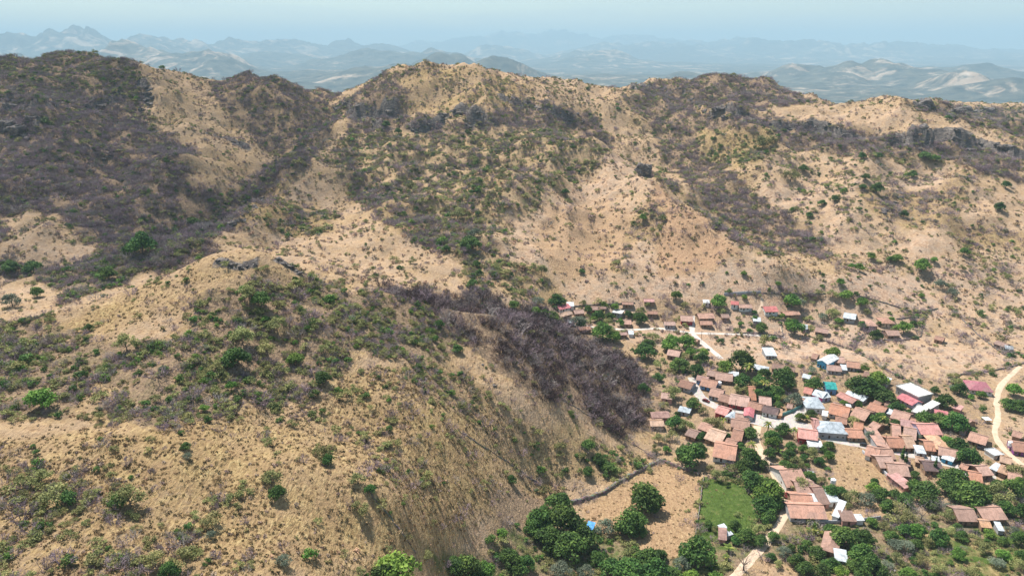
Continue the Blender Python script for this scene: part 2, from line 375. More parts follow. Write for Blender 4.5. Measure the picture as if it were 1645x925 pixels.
ZONES = [
 ('left mountain scrub', '-200 60 0 90 150 70 215 95 240 205 300 225 320 240 300 300 390 308 480 245 548 165 540 140 470 125 400 118 300 115 560 160 520 240 400 340 350 380 330 430 200 440 0 440 -200 440',
  dict(litter=0.85, earth=0.05, b=13, o=2.8, g=0.8, t=0)),
 ('left mountain crown', '-200 60 0 90 150 70 220 95 225 160 120 150 0 160 -200 160', dict(litter=0.7875, earth=0.0, b=7.65, o=4.2, g=0.9, t=0)),
 ('left mountain bare ridge', '228 108 300 120 330 148 350 165 380 215 425 240 398 300 300 300 318 238 262 212 232 160', dict(litter=0.03, earth=0.35, b=0.6, o=0.4, g=0.02, t=0, h=4)),
 ('left mountain right face', '335 128 400 128 470 135 540 156 500 230 440 250 385 210 352 165', dict(litter=0.5775, earth=0.05, b=7.65, o=1.68, g=0.3, t=0)),
 ('ravine woodland', '545 165 480 250 400 325 340 385 260 420 150 440 60 432 170 400 260 360 380 310 460 250 520 190', dict(litter=0.735, earth=0.0, b=13, o=4.5, g=2.2, t=0)),
 ('left knoll', '0 345 50 338 130 368 165 410 130 425 60 428 0 412', dict(litter=0.05, earth=0.5, b=0.7, o=0.4, g=0.1, t=0, h=4)),
 ('left valley floor', '-100 412 60 428 110 428 200 405 300 385 355 385 340 400 300 411 250 433 200 456 150 472 100 490 90 470 60 445 0 438 -100 440', dict(litter=0.8, green=0.1, b=11, o=6, g=4.5, t=0)),
 ('left low knoll', '0 443 60 440 85 465 105 490 60 505 0 505', dict(litter=0.1, earth=0.45, b=0.6, o=0.8, g=0.3, t=0, h=4)),
 ('central mountain crags', '552 160 600 128 680 108 700 104 720 150 640 190 720 200 850 160 960 185 985 235 900 205 720 218 560 212', dict(litter=0.75, earth=0.1, b=9, o=2.24, g=0.3, t=0)),
 ('central mountain top slope', '640 130 700 105 790 118 860 145 820 165 740 170 660 185', dict(litter=0.12, earth=0.12, b=1.5, o=1.4, g=0.15, t=0, h=4)),
 ('bowl', '560 212 720 216 900 205 985 250 930 290 880 330 820 350 790 400 740 420 660 380 600 330 520 262', dict(litter=0.15, earth=0.3, green=0.06, b=3.4, o=4.2, g=0.8, t=0, h=5)),
 ('bowl wooded flank', '560 260 620 300 700 370 690 390 620 370 560 320', dict(litter=0.525, b=7.65, o=3.5, g=1.8, t=0)),
 ('bowl gully', '590 320 650 350 720 375 770 380 790 440 775 490 740 480 745 420 690 400 620 370', dict(litter=0.4725, green=0.05, b=5.95, o=3.64, g=1.2, t=0)),
 ('spur face', '480 272 560 320 640 375 740 425 745 470 640 455 500 430 380 400 372 375 410 335', dict(litter=0, earth=0.45, b=0.4, o=0.4, g=0.04, t=0, h=2.5)),
 ('spur scrub patch', '430 320 510 325 540 350 530 380 470 375 420 365', dict(litter=0.3, b=2.0, o=3.5, g=1.0, t=0)),
 ('spur crest rocks', '400 332 470 272 500 272 430 335 380 372 365 372', dict(litter=0.4, b=3, o=1.2, g=0.1, t=0)),
 ('boulder hill', '985 245 1035 280 1130 345 1200 398 1260 428 1200 460 1050 470 900 480 830 470 790 430 830 350 900 320 960 280', dict(litter=0, earth=0.6, b=0.3, o=0.2, g=0.03, t=0, h=2.2)),
 ('boulder hill left grass', '780 400 880 440 920 490 860 490 800 470', dict(litter=0.15, earth=0.1, green=0.03, b=1.2, o=3.5, g=0.5, t=0)),
 ('boulder hill burnt face', '1045 290 1130 350 1185 400 1150 448 1095 452 1060 440 1050 360', dict(litter=0.0, earth=0.1, brown=0.75, b=0.6, o=0.1, g=0.0, t=0, h=3)),
 ('boulder hill tan plough', '880 330 1010 330 1020 400 990 440 900 445 860 400', dict(litter=0.0, earth=0.35, brown=0.35, b=0.25, o=0.1, g=0.0, t=0, h=2)),
 ('boulder hill hedge', '1025 330 1060 330 1065 388 1010 388 1000 440 985 440 1005 385', dict(litter=0.5, b=5, o=3, g=0.5, t=0)),
 ('north gully woods', '985 160 1040 190 1060 250 1130 330 1250 400 1330 420 1330 380 1240 330 1160 260 1100 190 1050 150', dict(litter=0.6, earth=0.15, b=8, o=2.5, g=0.3, t=0)),
 ('spur back hedge', '1040 275 1140 330 1240 395 1250 415 1180 385 1100 325', dict(litter=0.5, b=7, o=5, g=1.5, t=0)),
 ('north summit crags', '1000 145 1070 132 1150 118 1220 125 1310 165 1240 175 1200 180 1130 180 1060 160', dict(litter=0.7875, earth=0.0, b=10.2, o=2.52, g=0.3, t=0)),
 ('mesa top', '1230 172 1300 168 1400 170 1480 182 1560 208 1640 243 1640 255 1560 225 1450 212 1330 200 1250 192', dict(litter=0.0, earth=0.5, brown=0.0, b=0.25, o=0.2, g=0.0, t=0, h=1.2)),
 ('mesa cliff band', '1060 150 1120 178 1240 188 1330 202 1450 216 1560 228 1640 262 1640 292 1500 260 1400 250 1280 240 1160 225 1090 200', dict(litter=0.6825, earth=0.05, b=9.35, o=2.1, g=0.25, t=0)),
 ('mesa dark belt', '1340 215 1420 222 1400 258 1330 250', dict(litter=0.84, b=10.2, o=2.1, g=0.2, t=0)),
 ('north slope green', '1120 215 1240 205 1260 250 1180 270 1130 255', dict(litter=0.2, green=0.05, b=2.025, o=4.5, g=1.5, t=0)),
 ('north slope', '1230 250 1330 250 1500 265 1560 300 1540 370 1450 400 1330 390 1270 340 1220 300', dict(litter=0.08, earth=0.55, b=1.3, o=1.2, g=0.35, t=0, h=2.5)),
 ('north slope grey scrub', '1380 300 1500 310 1560 270 1545 360 1450 370 1400 340', dict(litter=0.4, earth=0.1, b=2.6, o=1, g=0.2, t=0, h=3)),
 ('east pasture', '1570 290 1660 290 1660 375 1540 375', dict(litter=0.0, earth=0.5, brown=0.05, b=0.15, o=0.15, g=0.02, t=0, h=2.5)),
 ('east square field', '1462 370 1530 368 1540 418 1455 420', dict(litter=0.0, earth=0.6, b=0.05, o=0.1, g=0.0, t=0, h=1)),
 ('east grey belt', '1530 360 1660 375 1660 400 1540 392', dict(litter=0.4, b=3.5, o=1.2, g=0.2, t=0)),
 ('east lower scrub', '1500 430 1660 420 1660 560 1560 520 1500 480', dict(litter=0.15, earth=0.6, b=1.2, o=0.9, g=0.2, t=0, h=3)),
 ('north fields', '1130 425 1300 440 1480 440 1520 500 1480 505 1380 480 1240 470 1100 475 950 478', dict(litter=0, earth=0.85, b=0.3, o=0.35, g=0.1, t=0, h=0.8)),
 ('upper village', '850 490 960 482 1100 478 1240 474 1400 490 1490 510 1485 545 1400 550 1380 590 1300 590 1180 590 1100 560 1000 545 900 530', dict(litter=0.35, earth=0.8, b=1.3, o=0.9, g=0.3, t=0, h=1.5)),
 ('grey thorn patch', '1035 485 1140 490 1150 510 1050 525', dict(litter=0.5, earth=0.3, b=3.5, o=0.4, g=0.0, t=0)),
 ('walled fields', '1380 540 1400 552 1480 545 1545 510 1630 582 1540 605 1500 630 1440 605 1370 570', dict(litter=0.1, earth=0.6, b=1.5, o=0.4, g=0.05, t=0, h=2)),
 ('fallow field', '1180 545 1230 545 1340 550 1370 565 1290 572 1200 580 1160 560', dict(litter=0.1, earth=0.8, b=0.8, o=0.4, g=0.05, t=0, h=1.5)),
 ('village', '1030 560 1180 590 1330 575 1440 610 1540 610 1645 600 1645 760 1560 780 1400 790 1300 800 1230 760 1100 720 1050 690', dict(litter=0.5, earth=0.4, b=1.6, o=1.1, g=0.9, t=0)),
 ('east bend', '1590 590 1660 590 1660 780 1600 740', dict(litter=0.1, earth=0.5, b=0.6, o=0.6, g=0.3, t=7.8)),
 ('south gardens', '1130 745 1240 740 1270 830 1420 840 1560 790 1660 790 1660 940 1180 940 1120 870', dict(litter=0.7, earth=0.15, green=0.12, b=6.5, o=6.5, g=3.2, t=15.6)),
 ('front hill dark wood', '600 462 740 474 880 500 960 540 1032 602 1050 690 1000 702 900 650 800 598 745 552 690 515', dict(litter=1, earth=0.0, b=20, o=0.8, g=0.15, t=0)),
 ('front hill upper scrub', '330 462 400 435 470 440 560 468 690 500 745 560 720 590 620 560 560 580 520 630 450 672 250 680 60 665 -60 650 -60 560 60 530 160 540 280 540', dict(litter=0.7, earth=0.0, green=0.04, b=6.5, o=10, g=3.4, t=15.6)),
 ('front hill crest grass', '90 514 200 476 300 430 345 411 385 407 440 412 480 442 450 452 400 440 350 450 320 490 250 525 180 540', dict(litter=0.02, earth=0.15, b=0.7, o=0.6, g=0.08, t=14, h=4)),
 ('front hill left flank', '-100 530 100 505 140 540 120 660 -100 680', dict(litter=0.7, green=0.05, b=6.5, o=10, g=3.2, t=15.6)),
 ('front hill bare scar', '120 680 160 625 195 600 185 635 150 690', dict(litter=0.0, earth=0.3, b=0.0, o=0.1, g=0.0, t=26)),
 ('front hill grassland', '-100 700 150 690 300 682 460 672 560 600 640 580 740 620 860 690 930 760 870 800 760 850 660 930 -100 930', dict(litter=0.22, earth=0.05, b=1.3, o=1.4, g=0.455, t=67.6)),
 ('front hill hay slope', '200 700 470 682 480 740 600 790 680 890 540 930 420 860 400 780 320 740 220 740', dict(litter=0.05, earth=0.1, b=0.4, o=0.4, g=0.08, t=30, h=6)),
 ('front hill grey slope', '610 600 720 640 800 760 860 800 740 840 640 800 560 740', dict(litter=0.3, earth=0.05, b=2.6, o=2.88, g=0.39, t=52)),
 ('front hill bush slope', '-100 760 60 750 200 770 340 800 330 940 -100 940', dict(litter=0.39, green=0.02, b=3.8, o=4.8, g=1.04, t=57.2)),
 ('front hill gully', '690 580 760 610 800 640 740 665 700 650 640 590', dict(litter=0.54, green=0.05, b=2.85, o=6.4, g=2.08, t=26)),
 ('terrace gardens', '840 690 930 690 1000 715 1050 740 960 780 900 785 850 740', dict(litter=0.26, earth=0.12, green=0.05, b=1.14, o=5.6, g=3.12, t=31.2)),
 ('burnt corner', '820 800 880 785 900 830 840 880 790 880', dict(litter=0.9, brown=0.5, b=1.5, o=0.5, g=0.3, t=0)),
 ('riverside', '560 925 700 900 800 880 860 840 960 830 1040 880 1100 900 1180 870 1200 940 560 940', dict(litter=0.7, green=0.2, b=0.8, o=4, g=4.5, t=15.6)),
 ('dry field', '1062 738 1127 765 1116 862 1088 895 1040 885 960 850 932 818 1000 780', dict(litter=0.0, earth=0.0, brown=0.42, b=0.03, o=0.02, g=0.0, t=7.8)),
 ('green field', '1131 768 1205 782 1214 862 1160 868 1122 866', dict(litter=0.0, earth=0.0, green=0.95, b=0.0, o=0.1, g=0, t=3, h=0)),
 ('hay field', '1347 712 1388 720 1432 778 1400 790 1342 785', dict(litter=0.0, earth=0.2, brown=0.25, b=0.0, o=0.0, g=0.0, t=5.2)),
 ('yard', '1350 800 1405 805 1420 825 1370 832', dict(litter=0.0, earth=0.35, brown=0.2, b=0.0, o=0.1, g=0.0, t=0)),
 ('track corner', '1180 925 1215 900 1250 890 1290 935', dict(litter=0.0, earth=0.3, brown=0.2, b=0.0, o=0.05, g=0.0, t=20.8)),
 ('terraces', '1480 860 1640 850 1640 925 1480 925', dict(litter=0.2, green=0.3, earth=0.05, b=0.8, o=2.6, g=0.6, t=16, h=3)),
 ('far dark hill', '1470 168 1500 166 1560 174 1660 170 1760 170 1760 235 1660 226 1600 208 1530 190 1485 182', dict(litter=0.95, earth=0.0, b=9.0, o=3.0, g=0.8, t=0, h=3)),
]

def outline(s, close=True, every=22.0, lift=0.0):
    v = np.array(list(map(float, s.split()))).reshape(-1, 2)
    out = []
    n = len(v) if close else len(v) - 1
    for i in range(n):
        a, b = v[i], v[(i + 1) % len(v)]
        k = max(1, int(np.hypot(*(b - a)) / every))
        for t in range(k):
            out.append(a + (b - a) * t / k)
    if not close:
        out.append(v[-1])
    out = np.array(out)
    return at(out[:, 0], out[:, 1], lift)

# cliffs: steps in the slope that face the drone
CLIFFS = [('-60 176 0 178 30 174 60 188', 9), ('-60 208 0 206 30 204 58 214', 12), ('60 172 100 167 150 170 198 160', 7), ('222 140 240 148 238 156', 5), ('224 160 240 168 236 176', 5), ('552 172 575 186 600 192 640 188', 9), ('560 190 590 200 620 205', 6),
          ('660 208 700 204 722 192 740 182 780 194 800 200', 9), ('800 157 835 168 880 176 920 192', 6), ('1012 145 1040 141 1062 144 1078 154', 7), ('1088 145 1110 170 1128 185 1165 180 1195 188', 8), ('1195 198 1260 205 1320 212 1380 224', 8),
          ('1420 234 1460 234 1500 226 1535 224 1565 234 1600 242 1650 256', 10), ('1440 226 1500 216 1560 222', 5), ('345 421 365 424 390 430 420 422', 1.3), ('440 416 462 425 478 437', 1.2), ('120 240 160 238 185 248', 5), ('330 215 370 225 400 240', 4)]
ROCKY = np.zeros(GX.shape)
for line, h in CLIFFS:
    c = outline(line, False, 8.0)[:, :2]
    reach = 12 * h if h > 4 else 14
    lo, hi = c.min(0) - reach, c.max(0) + reach
    i0, i1 = np.searchsorted(gy, [lo[1], hi[1]])
    j0, j1 = np.searchsorted(gx, [lo[0], hi[0]])
    sl = (slice(i0, i1), slice(j0, j1))
    x, y = GX[sl], GY[sl]
    wob = 9 if h > 4 else 2
    x = x + wob * (fbm(x / 14, y / 14, 3, 201) - 0.5) * 2
    y = y + wob * (fbm(x / 14, y / 14, 3, 211) - 0.5) * 2
    order = np.argsort(c[:, 0])
    yl = np.interp(x, c[order, 0], c[order, 1])
    sd = y - yl                                            # beyond the cliff line is uphill
    span = c[:, 0].max() - c[:, 0].min()
    ends = np.clip(np.minimum(x - c[:, 0].min(), c[:, 0].max() - x) / (0.12 * span) + 0.5, 0, 1)
    var = 0.35 + 1.1 * fbm(x / 18, y * 0 + h, 3, 221)
    k = np.clip((sd + 2.0) / 4.0, 0, 1)
    GZ[sl] += h * ends * var * k * np.exp(-np.clip(sd, 0, None) / (reach * 0.45))
    ROCKY[sl] = np.maximum(ROCKY[sl], ends * np.clip(1.4 - np.abs(sd) / (0.55 * h + 2.0), 0, 1) * np.clip(var, 0, 1))
slope_y, slope_x = np.gradient(GZ, gy, gx)
steep = np.hypot(slope_x, slope_y)
ROCKY = np.clip(np.maximum(ROCKY, np.clip((steep - 1.7) * 2.0, 0, 1) * (GY > 420)), 0, 1)

def inside(poly, x, y):
    r = np.zeros(x.shape, bool)
    j = len(poly) - 1
    for i in range(len(poly)):
        xi, yi, xj, yj = poly[i, 0], poly[i, 1], poly[j, 0], poly[j, 1]
        c = ((yi > y) != (yj > y)) & (x < (xj - xi) * (y - yi) / (yj - yi + 1e-12) + xi)
        r ^= c
        j = i
    return r

def blur(m, k):
    for ax in (0, 1):
        c = np.cumsum(np.pad(m, [(k + 1, k) if a == ax else (0, 0) for a in (0, 1)], mode='edge'), axis=ax)
        n = m.shape[ax]
        hi = np.take(c, np.arange(2 * k + 1, 2 * k + 1 + n), axis=ax)
        lo = np.take(c, np.arange(0, n), axis=ax)
        m = (hi - lo) / (2 * k + 1)
    return m

jx = GX + 14 * (fbm(GX / 14, GY / 14, 3, 51) - 0.5)
jy = GY + 20 * (fbm(GX / 14, GY / 14, 3, 61) - 0.5)
cover = {k: np.full(GX.shape, BASE.get(k, 0.0)) for k in COVER_KEYS}
ZONE_ID = np.zeros(GX.shape, np.int16)
CLEAN = ('dry field', 'green field', 'hay field', 'east square field', 'yard')
for zi, (zname, zpoly, zval) in enumerate(ZONES):
    poly = outline(zpoly)[:, :2]
    lo, hi = poly.min(0) - 30, poly.max(0) + 30
    i0, i1 = np.searchsorted(gy, [lo[1], hi[1]])
    j0, j1 = np.searchsorted(gx, [lo[0], hi[0]])
    if i1 - i0 < 3 or j1 - j0 < 3:
        continue
    sl = (slice(i0, i1), slice(j0, j1))
    if zname in CLEAN:
        m = inside(poly, GX[sl], GY[sl]).astype(float)
    else:
        m = blur(inside(poly, jx[sl], jy[sl]).astype(float), 1)
    for k in COVER_KEYS:
        v = zval.get(k, WEEDS.get(zname, 5.0) if k == 'h' else 0.0)
        cover[k][sl] = cover[k][sl] * (1 - m) + v * m
    ZONE_ID[sl][m > 0.5] = zi + 1

# ------------------------------------------------------------------ ground sheet
def grid_faces(ny, nx):
    i = np.arange(ny * nx).reshape(ny, nx)
    return np.stack([i[:-1, :-1], i[:-1, 1:], i[1:, 1:], i[1:, :-1]], -1).reshape(-1, 4)

g_me = mesh_np('ground', np.c_[GX.ravel(), GY.ravel(), GZ.ravel()], grid_faces(*GX.shape))
smooth(g_me)
ca = g_me.color_attributes.new('cover', 'FLOAT_COLOR', 'POINT')
ca.data.foreach_set('color', np.stack([cover[k].ravel() for k in ('litter', 'earth', 'green', 'brown')], -1).astype(np.float32).ravel())

ra = g_me.attributes.new('rocky', 'FLOAT', 'POINT')
ra.data.foreach_set('value', ROCKY.ravel().astype(np.float32))

def attr(nt, name):
    a = nt.nodes.new('ShaderNodeAttribute')
    a.attribute_name = name
    return a

def ground_material():
    m, nt, b = new_mat('ground_cover')
    L = nt.links.new
    pos = nt.nodes.new('ShaderNodeNewGeometry').outputs['Position']
    at_ = attr(nt, 'cover')
    sep = nt.nodes.new('ShaderNodeSeparateColor')
    L(at_.outputs['Color'], sep.inputs[0])
    litter, earth, green, brown = sep.outputs[0], sep.outputs[1], sep.outputs[2], at_.outputs['Alpha']
    n1 = noise(nt, pos, 0.9, 5, 0.65, 0.6)
    n2 = noise(nt, pos, 0.13, 4, 0.6, 0.4)
    n3 = noise(nt, pos, 0.022, 3, 0.5)
    n4 = noise(nt, pos, 0.38, 5, 0.7, 0.3)
    # stretched noise: dry grass combed down the slope
    mp = nt.nodes.new('ShaderNodeMapping')
    mp.inputs['Scale'].default_value = (1.0, 0.28, 0.3)
    L(pos, mp.inputs[0])
    n5 = noise(nt, mp.outputs[0], 1.1, 4, 0.6, 0.8)
    grass = ramp(nt, mth(nt, 'ADD', mth(nt, 'MULTIPLY', n5, 0.6), mth(nt, 'MULTIPLY', n1, 0.4)), [(0.32, (0.11, 0.075, 0.045)), (0.43, (0.215, 0.142, 0.066)), (0.53, (0.36, 0.258, 0.122)), (0.68, (0.5, 0.385, 0.2))])
    grass = mix(nt, ramp(nt, n2, [(0.35, (0, 0, 0)), (0.7, (1, 1, 1))]), grass, mix(nt, n1, (0.19, 0.125, 0.068), (0.37, 0.245, 0.135)))
    soil = ramp(nt, n4, [(0.3, (0.25, 0.155, 0.105)), (0.48, (0.41, 0.268, 0.178)), (0.68, (0.56, 0.405, 0.285))])
    soil = mix(nt, ramp(nt, n2, [(0.4, (0, 0, 0)), (0.62, (0.8, 0.8, 0.8))]), soil, mix(nt, n1, (0.26, 0.195, 0.145), (0.45, 0.35, 0.265)))
    earth_m = mth(nt, 'MULTIPLY', mth(nt, 'ADD', earth, mth(nt, 'MULTIPLY', mth(nt, 'SUBTRACT', n3, 0.5), 0.9)), 1.25, True)
    c = mix(nt, earth_m, grass, soil)
    br = ramp(nt, n1, [(0.3, (0.22, 0.132, 0.08)), (0.5, (0.335, 0.212, 0.128)), (0.72, (0.45, 0.315, 0.195))])
    c = mix(nt, mth(nt, 'MULTIPLY', brown, 1.5, True), c, br)
    lit = ramp(nt, n1, [(0.3, (0.14, 0.095, 0.064)), (0.52, (0.235, 0.165, 0.11)), (0.72, (0.38, 0.27, 0.155))])
    lm = mth(nt, 'MULTIPLY', mth(nt, 'ADD', mth(nt, 'SUBTRACT', n4, 0.52), mth(nt, 'MULTIPLY', mth(nt, 'SUBTRACT', litter, 0.3), 0.75)), 4.0, True)
    lm = mth(nt, 'MULTIPLY', lm, mth(nt, 'MULTIPLY', litter, 8.0, True))
    c = mix(nt, lm, c, lit)
    gr = ramp(nt, n4, [(0.3, (0.045, 0.068, 0.018)), (0.55, (0.075, 0.115, 0.028)), (0.75, (0.16, 0.155, 0.06))])
    gm = mth(nt, 'MULTIPLY', mth(nt, 'ADD', mth(nt, 'SUBTRACT', n2, 0.55), mth(nt, 'MULTIPLY', green, 1.0)), 3.2, True)
    gm = mth(nt, 'MULTIPLY', gm, mth(nt, 'MULTIPLY', green, 12.0, True))
    c = mix(nt, gm, c, gr)
    mr = nt.nodes.new('ShaderNodeMapping')
    mr.inputs['Scale'].default_value = (0.25, 0.25, 1.2)
    L(pos, mr.inputs[0])
    n6 = noise(nt, mr.outputs[0], 0.8, 6, 0.7, 0.7)
    rock = ramp(nt, n6, [(0.3, (0.045, 0.04, 0.04)), (0.5, (0.125, 0.108, 0.1)), (0.72, (0.34, 0.29, 0.235))])
    rk = mth(nt, 'MULTIPLY', mth(nt, 'ADD', mth(nt, 'SUBTRACT', n4, 0.62), attr(nt, 'rocky').outputs['Fac']), 3.5, True)
    rk = mth(nt, 'MULTIPLY', rk, mth(nt, 'MULTIPLY', attr(nt, 'rocky').outputs['Fac'], 6.0, True))
    c = mix(nt, rk, c, rock)
    L(c, b.inputs['Base Color'])
    b.inputs['Roughness'].default_value = 1.0
    b.inputs['Specular IOR Level'].default_value = 0.0
    h = mth(nt, 'ADD', mth(nt, 'MULTIPLY', n1, 0.5), mth(nt, 'ADD', n4, n5))
    bump(nt, b, h, 0.9, 1.1)
    return m

M = {}
M['ground'] = ground_material()
add_obj('ground', g_me, M['ground'], kind='structure', label='dry tan hills, grassland and village ground')

# ------------------------------------------------------------------ far country to the horizon
u = np.linspace(-1.25, 1.25, 620)
fy = np.concatenate([np.linspace(1500, 3500, 30), np.geomspace(3600, 46000, 560)])
U, FY = np.meshgrid(u, fy)
FX = U * FY
k1 = FX / 2600, FY / 2600
warp = fbm(FX / 5000, FY / 5000, 3, 5) * 2
r = fbm(FX / 3600 + warp, FY / 3600 + warp, 6, 21, 0.52, True)
rough = np.clip((fbm(FX / 9000, FY / 9000, 3, 33) - 0.36) * 3.2, 0.06, 1)
FZ = -262 + rough * np.clip(r - 0.42, 0, 1) * 560 * np.clip((FY - 2500) / 9000, 0.12, 1) + (20 + 70 * rough) * fbm(FX / 900, FY / 900, 5, 9, 0.55, True) * np.clip((FY - 2500) / 5000, 0, 1)
# named heights: column, row of the top, distance, width, depth
PEAKS = """20 56 17000 1500 1500;78 41 17500 900 1500;130 50 17300 900 1300;180 62 17000 1200 1500;255 58 19000 900 1500;325 64 19500 1100 1600;390 66 21000 1500 2000;470 70 22000 1600 2000;560 68 23000 1300 2000;620 76 21000 900 1800;
690 80 15000 500 900;590 84 14500 1400 1000;
220 68 11500 900 1200;290 82 10500 700 900;350 97 9500 600 700;120 78 11000 700 900;0 80 8000 350 700;
640 97 9000 700 800;780 97 8600 500 700;700 92 9500 500 700;
820 57 38000 3500 3000;900 55 38500 3500 3000;1000 60 38000 4500 3000;760 64 37000 3500 3000;1110 66 33000 3000 2500;
1000 72 26000 1800 2000;930 80 20000 900 1500;970 84 18000 900 1200;1080 70 27000 2200 2000;810 74 24000 900 1500;
1210 66 27000 1800 2200;1305 62 26000 900 1800;1290 67 26000 1700 1800;1375 72 25000 1000 1600;1405 71 25500 700 1600;1470 71 27000 1600 2000;1530 73 27500 1700 2000;1640 80 29000 2500 2000;1180 66 30000 2500 2200;
1290 104 9500 350 600;1380 104 9000 500 700;1432 97 9000 300 600;1455 104 8800 450 700;1500 112 8400 400 600;1345 112 8600 350 600;
1550 104 10500 600 700;1560 120 7200 260 400;1420 150 5200 240 300;1600 128 6600 400 400;1150 116 8200 500 500;1100 118 8600 400 500"""
wpx = FX + 900 * (fbm(FX / 1500, FY / 1500, 4, 71) - 0.5) * np.clip(FY / 9000, 0.4, 2)
wpy = FY + 900 * (fbm(FX / 1500, FY / 1500, 4, 81) - 0.5) * np.clip(FY / 9000, 0.4, 2)
fine = fbm(FX / 1100, FY / 1100, 5, 15, 0.55, True) - 0.6
for s in PEAKS.replace('\n', '').split(';'):
    px, py, D, wx_, wy_ = map(float, s.split())
    top = CAM_H - D * float(row_tan(py))
    cx0 = float(col_x(px, py, D))
    q = np.sqrt(((wpx - cx0) / (wx_ * 1.7)) ** 2 + ((wpy - D) / (wy_ * 1.5)) ** 2)
    env = np.exp(-1.5 * q ** 1.6)
    hgt = (top + 262) * env * (1 + 0.85 * fine + 0.35 * (r - 0.6)) - 262
    FZ = np.maximum(FZ, hgt)
FZ = np.where(FY < 3000, np.minimum(FZ, -245), FZ)
f_me = mesh_np('far_country', np.c_[FX.ravel(), FY.ravel(), FZ.ravel()], grid_faces(*FX.shape))
smooth(f_me)

def far_material():
    m, nt, b = new_mat('far_country')
    L = nt.links.new
    pos = nt.nodes.new('ShaderNodeNewGeometry').outputs['Position']
    n1 = noise(nt, pos, 0.0022, 8, 0.7, 0.8)
    n2 = noise(nt, pos, 0.006, 6, 0.65, 0.3)
    n3 = noise(nt, pos, 0.00032, 4, 0.55)
    dry = ramp(nt, n2, [(0.3, (0.3, 0.22, 0.16)), (0.55, (0.37, 0.29, 0.22)), (0.75, (0.5, 0.42, 0.34))])
    wood = ramp(nt, n2, [(0.3, (0.022, 0.036, 0.042)), (0.7, (0.12, 0.12, 0.1))])
    f = mth(nt, 'MULTIPLY', mth(nt, 'SUBTRACT', mth(nt, 'ADD', mth(nt, 'MULTIPLY', n1, 0.75), mth(nt, 'MULTIPLY', n3, 0.4)), 0.605), 12.0, True)
    L(mix(nt, f, wood, dry), b.inputs['Base Color'])
    b.inputs['Roughness'].default_value = 1.0
    b.inputs['Specular IOR Level'].default_value = 0.0
    return m
add_obj('far_terrain', f_me, far_material(), kind='structure', label='hazy far plain and mountain ranges')

# ------------------------------------------------------------------ haze over the whole country
def box_mesh(name, x0, x1, y0, y1, z0, z1):
    v = np.array([(x, y, z) for z in (z0, z1) for y in (y0, y1) for x in (x0, x1)], float)
    f = [(0, 2, 3, 1), (4, 5, 7, 6), (0, 1, 5, 4), (2, 6, 7, 3), (0, 4, 6, 2), (1, 3, 7, 5)]
    return mesh_np(name, v, f)
hz = box_mesh('haze', -70000, 70000, -3000, 52000, float(min(FZ.min(), GZ.min())) - 2.0, float(max(FZ.max(), 230)) + 15.0)
mh = bpy.data.materials.new('haze')
mh.use_nodes = True
mh.node_tree.nodes.clear()
vo = mh.node_tree.nodes.new('ShaderNodeVolumePrincipled')
vo.inputs['Color'].default_value = (0.42, 0.6, 0.71, 1)
vo.inputs['Density'].default_value = 7.0e-5
vo.inputs['Anisotropy'].default_value = 0.0
mo = mh.node_tree.nodes.new('ShaderNodeOutputMaterial')
mh.node_tree.links.new(vo.outputs[0], mo.inputs['Volume'])
hz.materials.append(mh)
add_obj('haze', hz, None, kind='stuff', label='pale blue haze over the far country')

# ------------------------------------------------------------------ roads, lanes and tracks
BUILT = []                      # outlines (world xy) that plants keep clear of

def road_mat(name, a, b_, rocky=False):
    m, nt, b = new_mat(name)
    pos = nt.nodes.new('ShaderNodeNewGeometry').outputs['Position']
    n1 = noise(nt, pos, 0.35, 5, 0.65, 0.5)
    n2 = noise(nt, pos, 3.0, 3, 0.6)
    c = ramp(nt, n1, [(0.32, a), (0.7, b_)])
    c = mix(nt, 0.25, c, mix(nt, n2, (0.12, 0.1, 0.08), (0.6, 0.55, 0.48)))
    if rocky:
        v = nt.nodes.new('ShaderNodeTexVoronoi')
        v.inputs['Scale'].default_value = 2.6
        nt.links.new(pos, v.inputs['Vector'])
        c = mix(nt, 0.3, c, v.outputs['Color'], 'SOFT_LIGHT')
        bump(nt, b, v.outputs['Distance'], 0.5, 0.08)
    else:
        bump(nt, b, n2, 0.5, 0.1)
    nt.links.new(c, b.inputs['Base Color'])
    return m
M['cobble'] = road_mat('cobbled_street', (0.29, 0.26, 0.24), (0.44, 0.4, 0.37), True)
M['dirt'] = road_mat('dirt_track', (0.44, 0.3, 0.19), (0.58, 0.43, 0.3))
M['concrete'] = road_mat('concrete_lane', (0.42, 0.38, 0.34), (0.58, 0.53, 0.47))

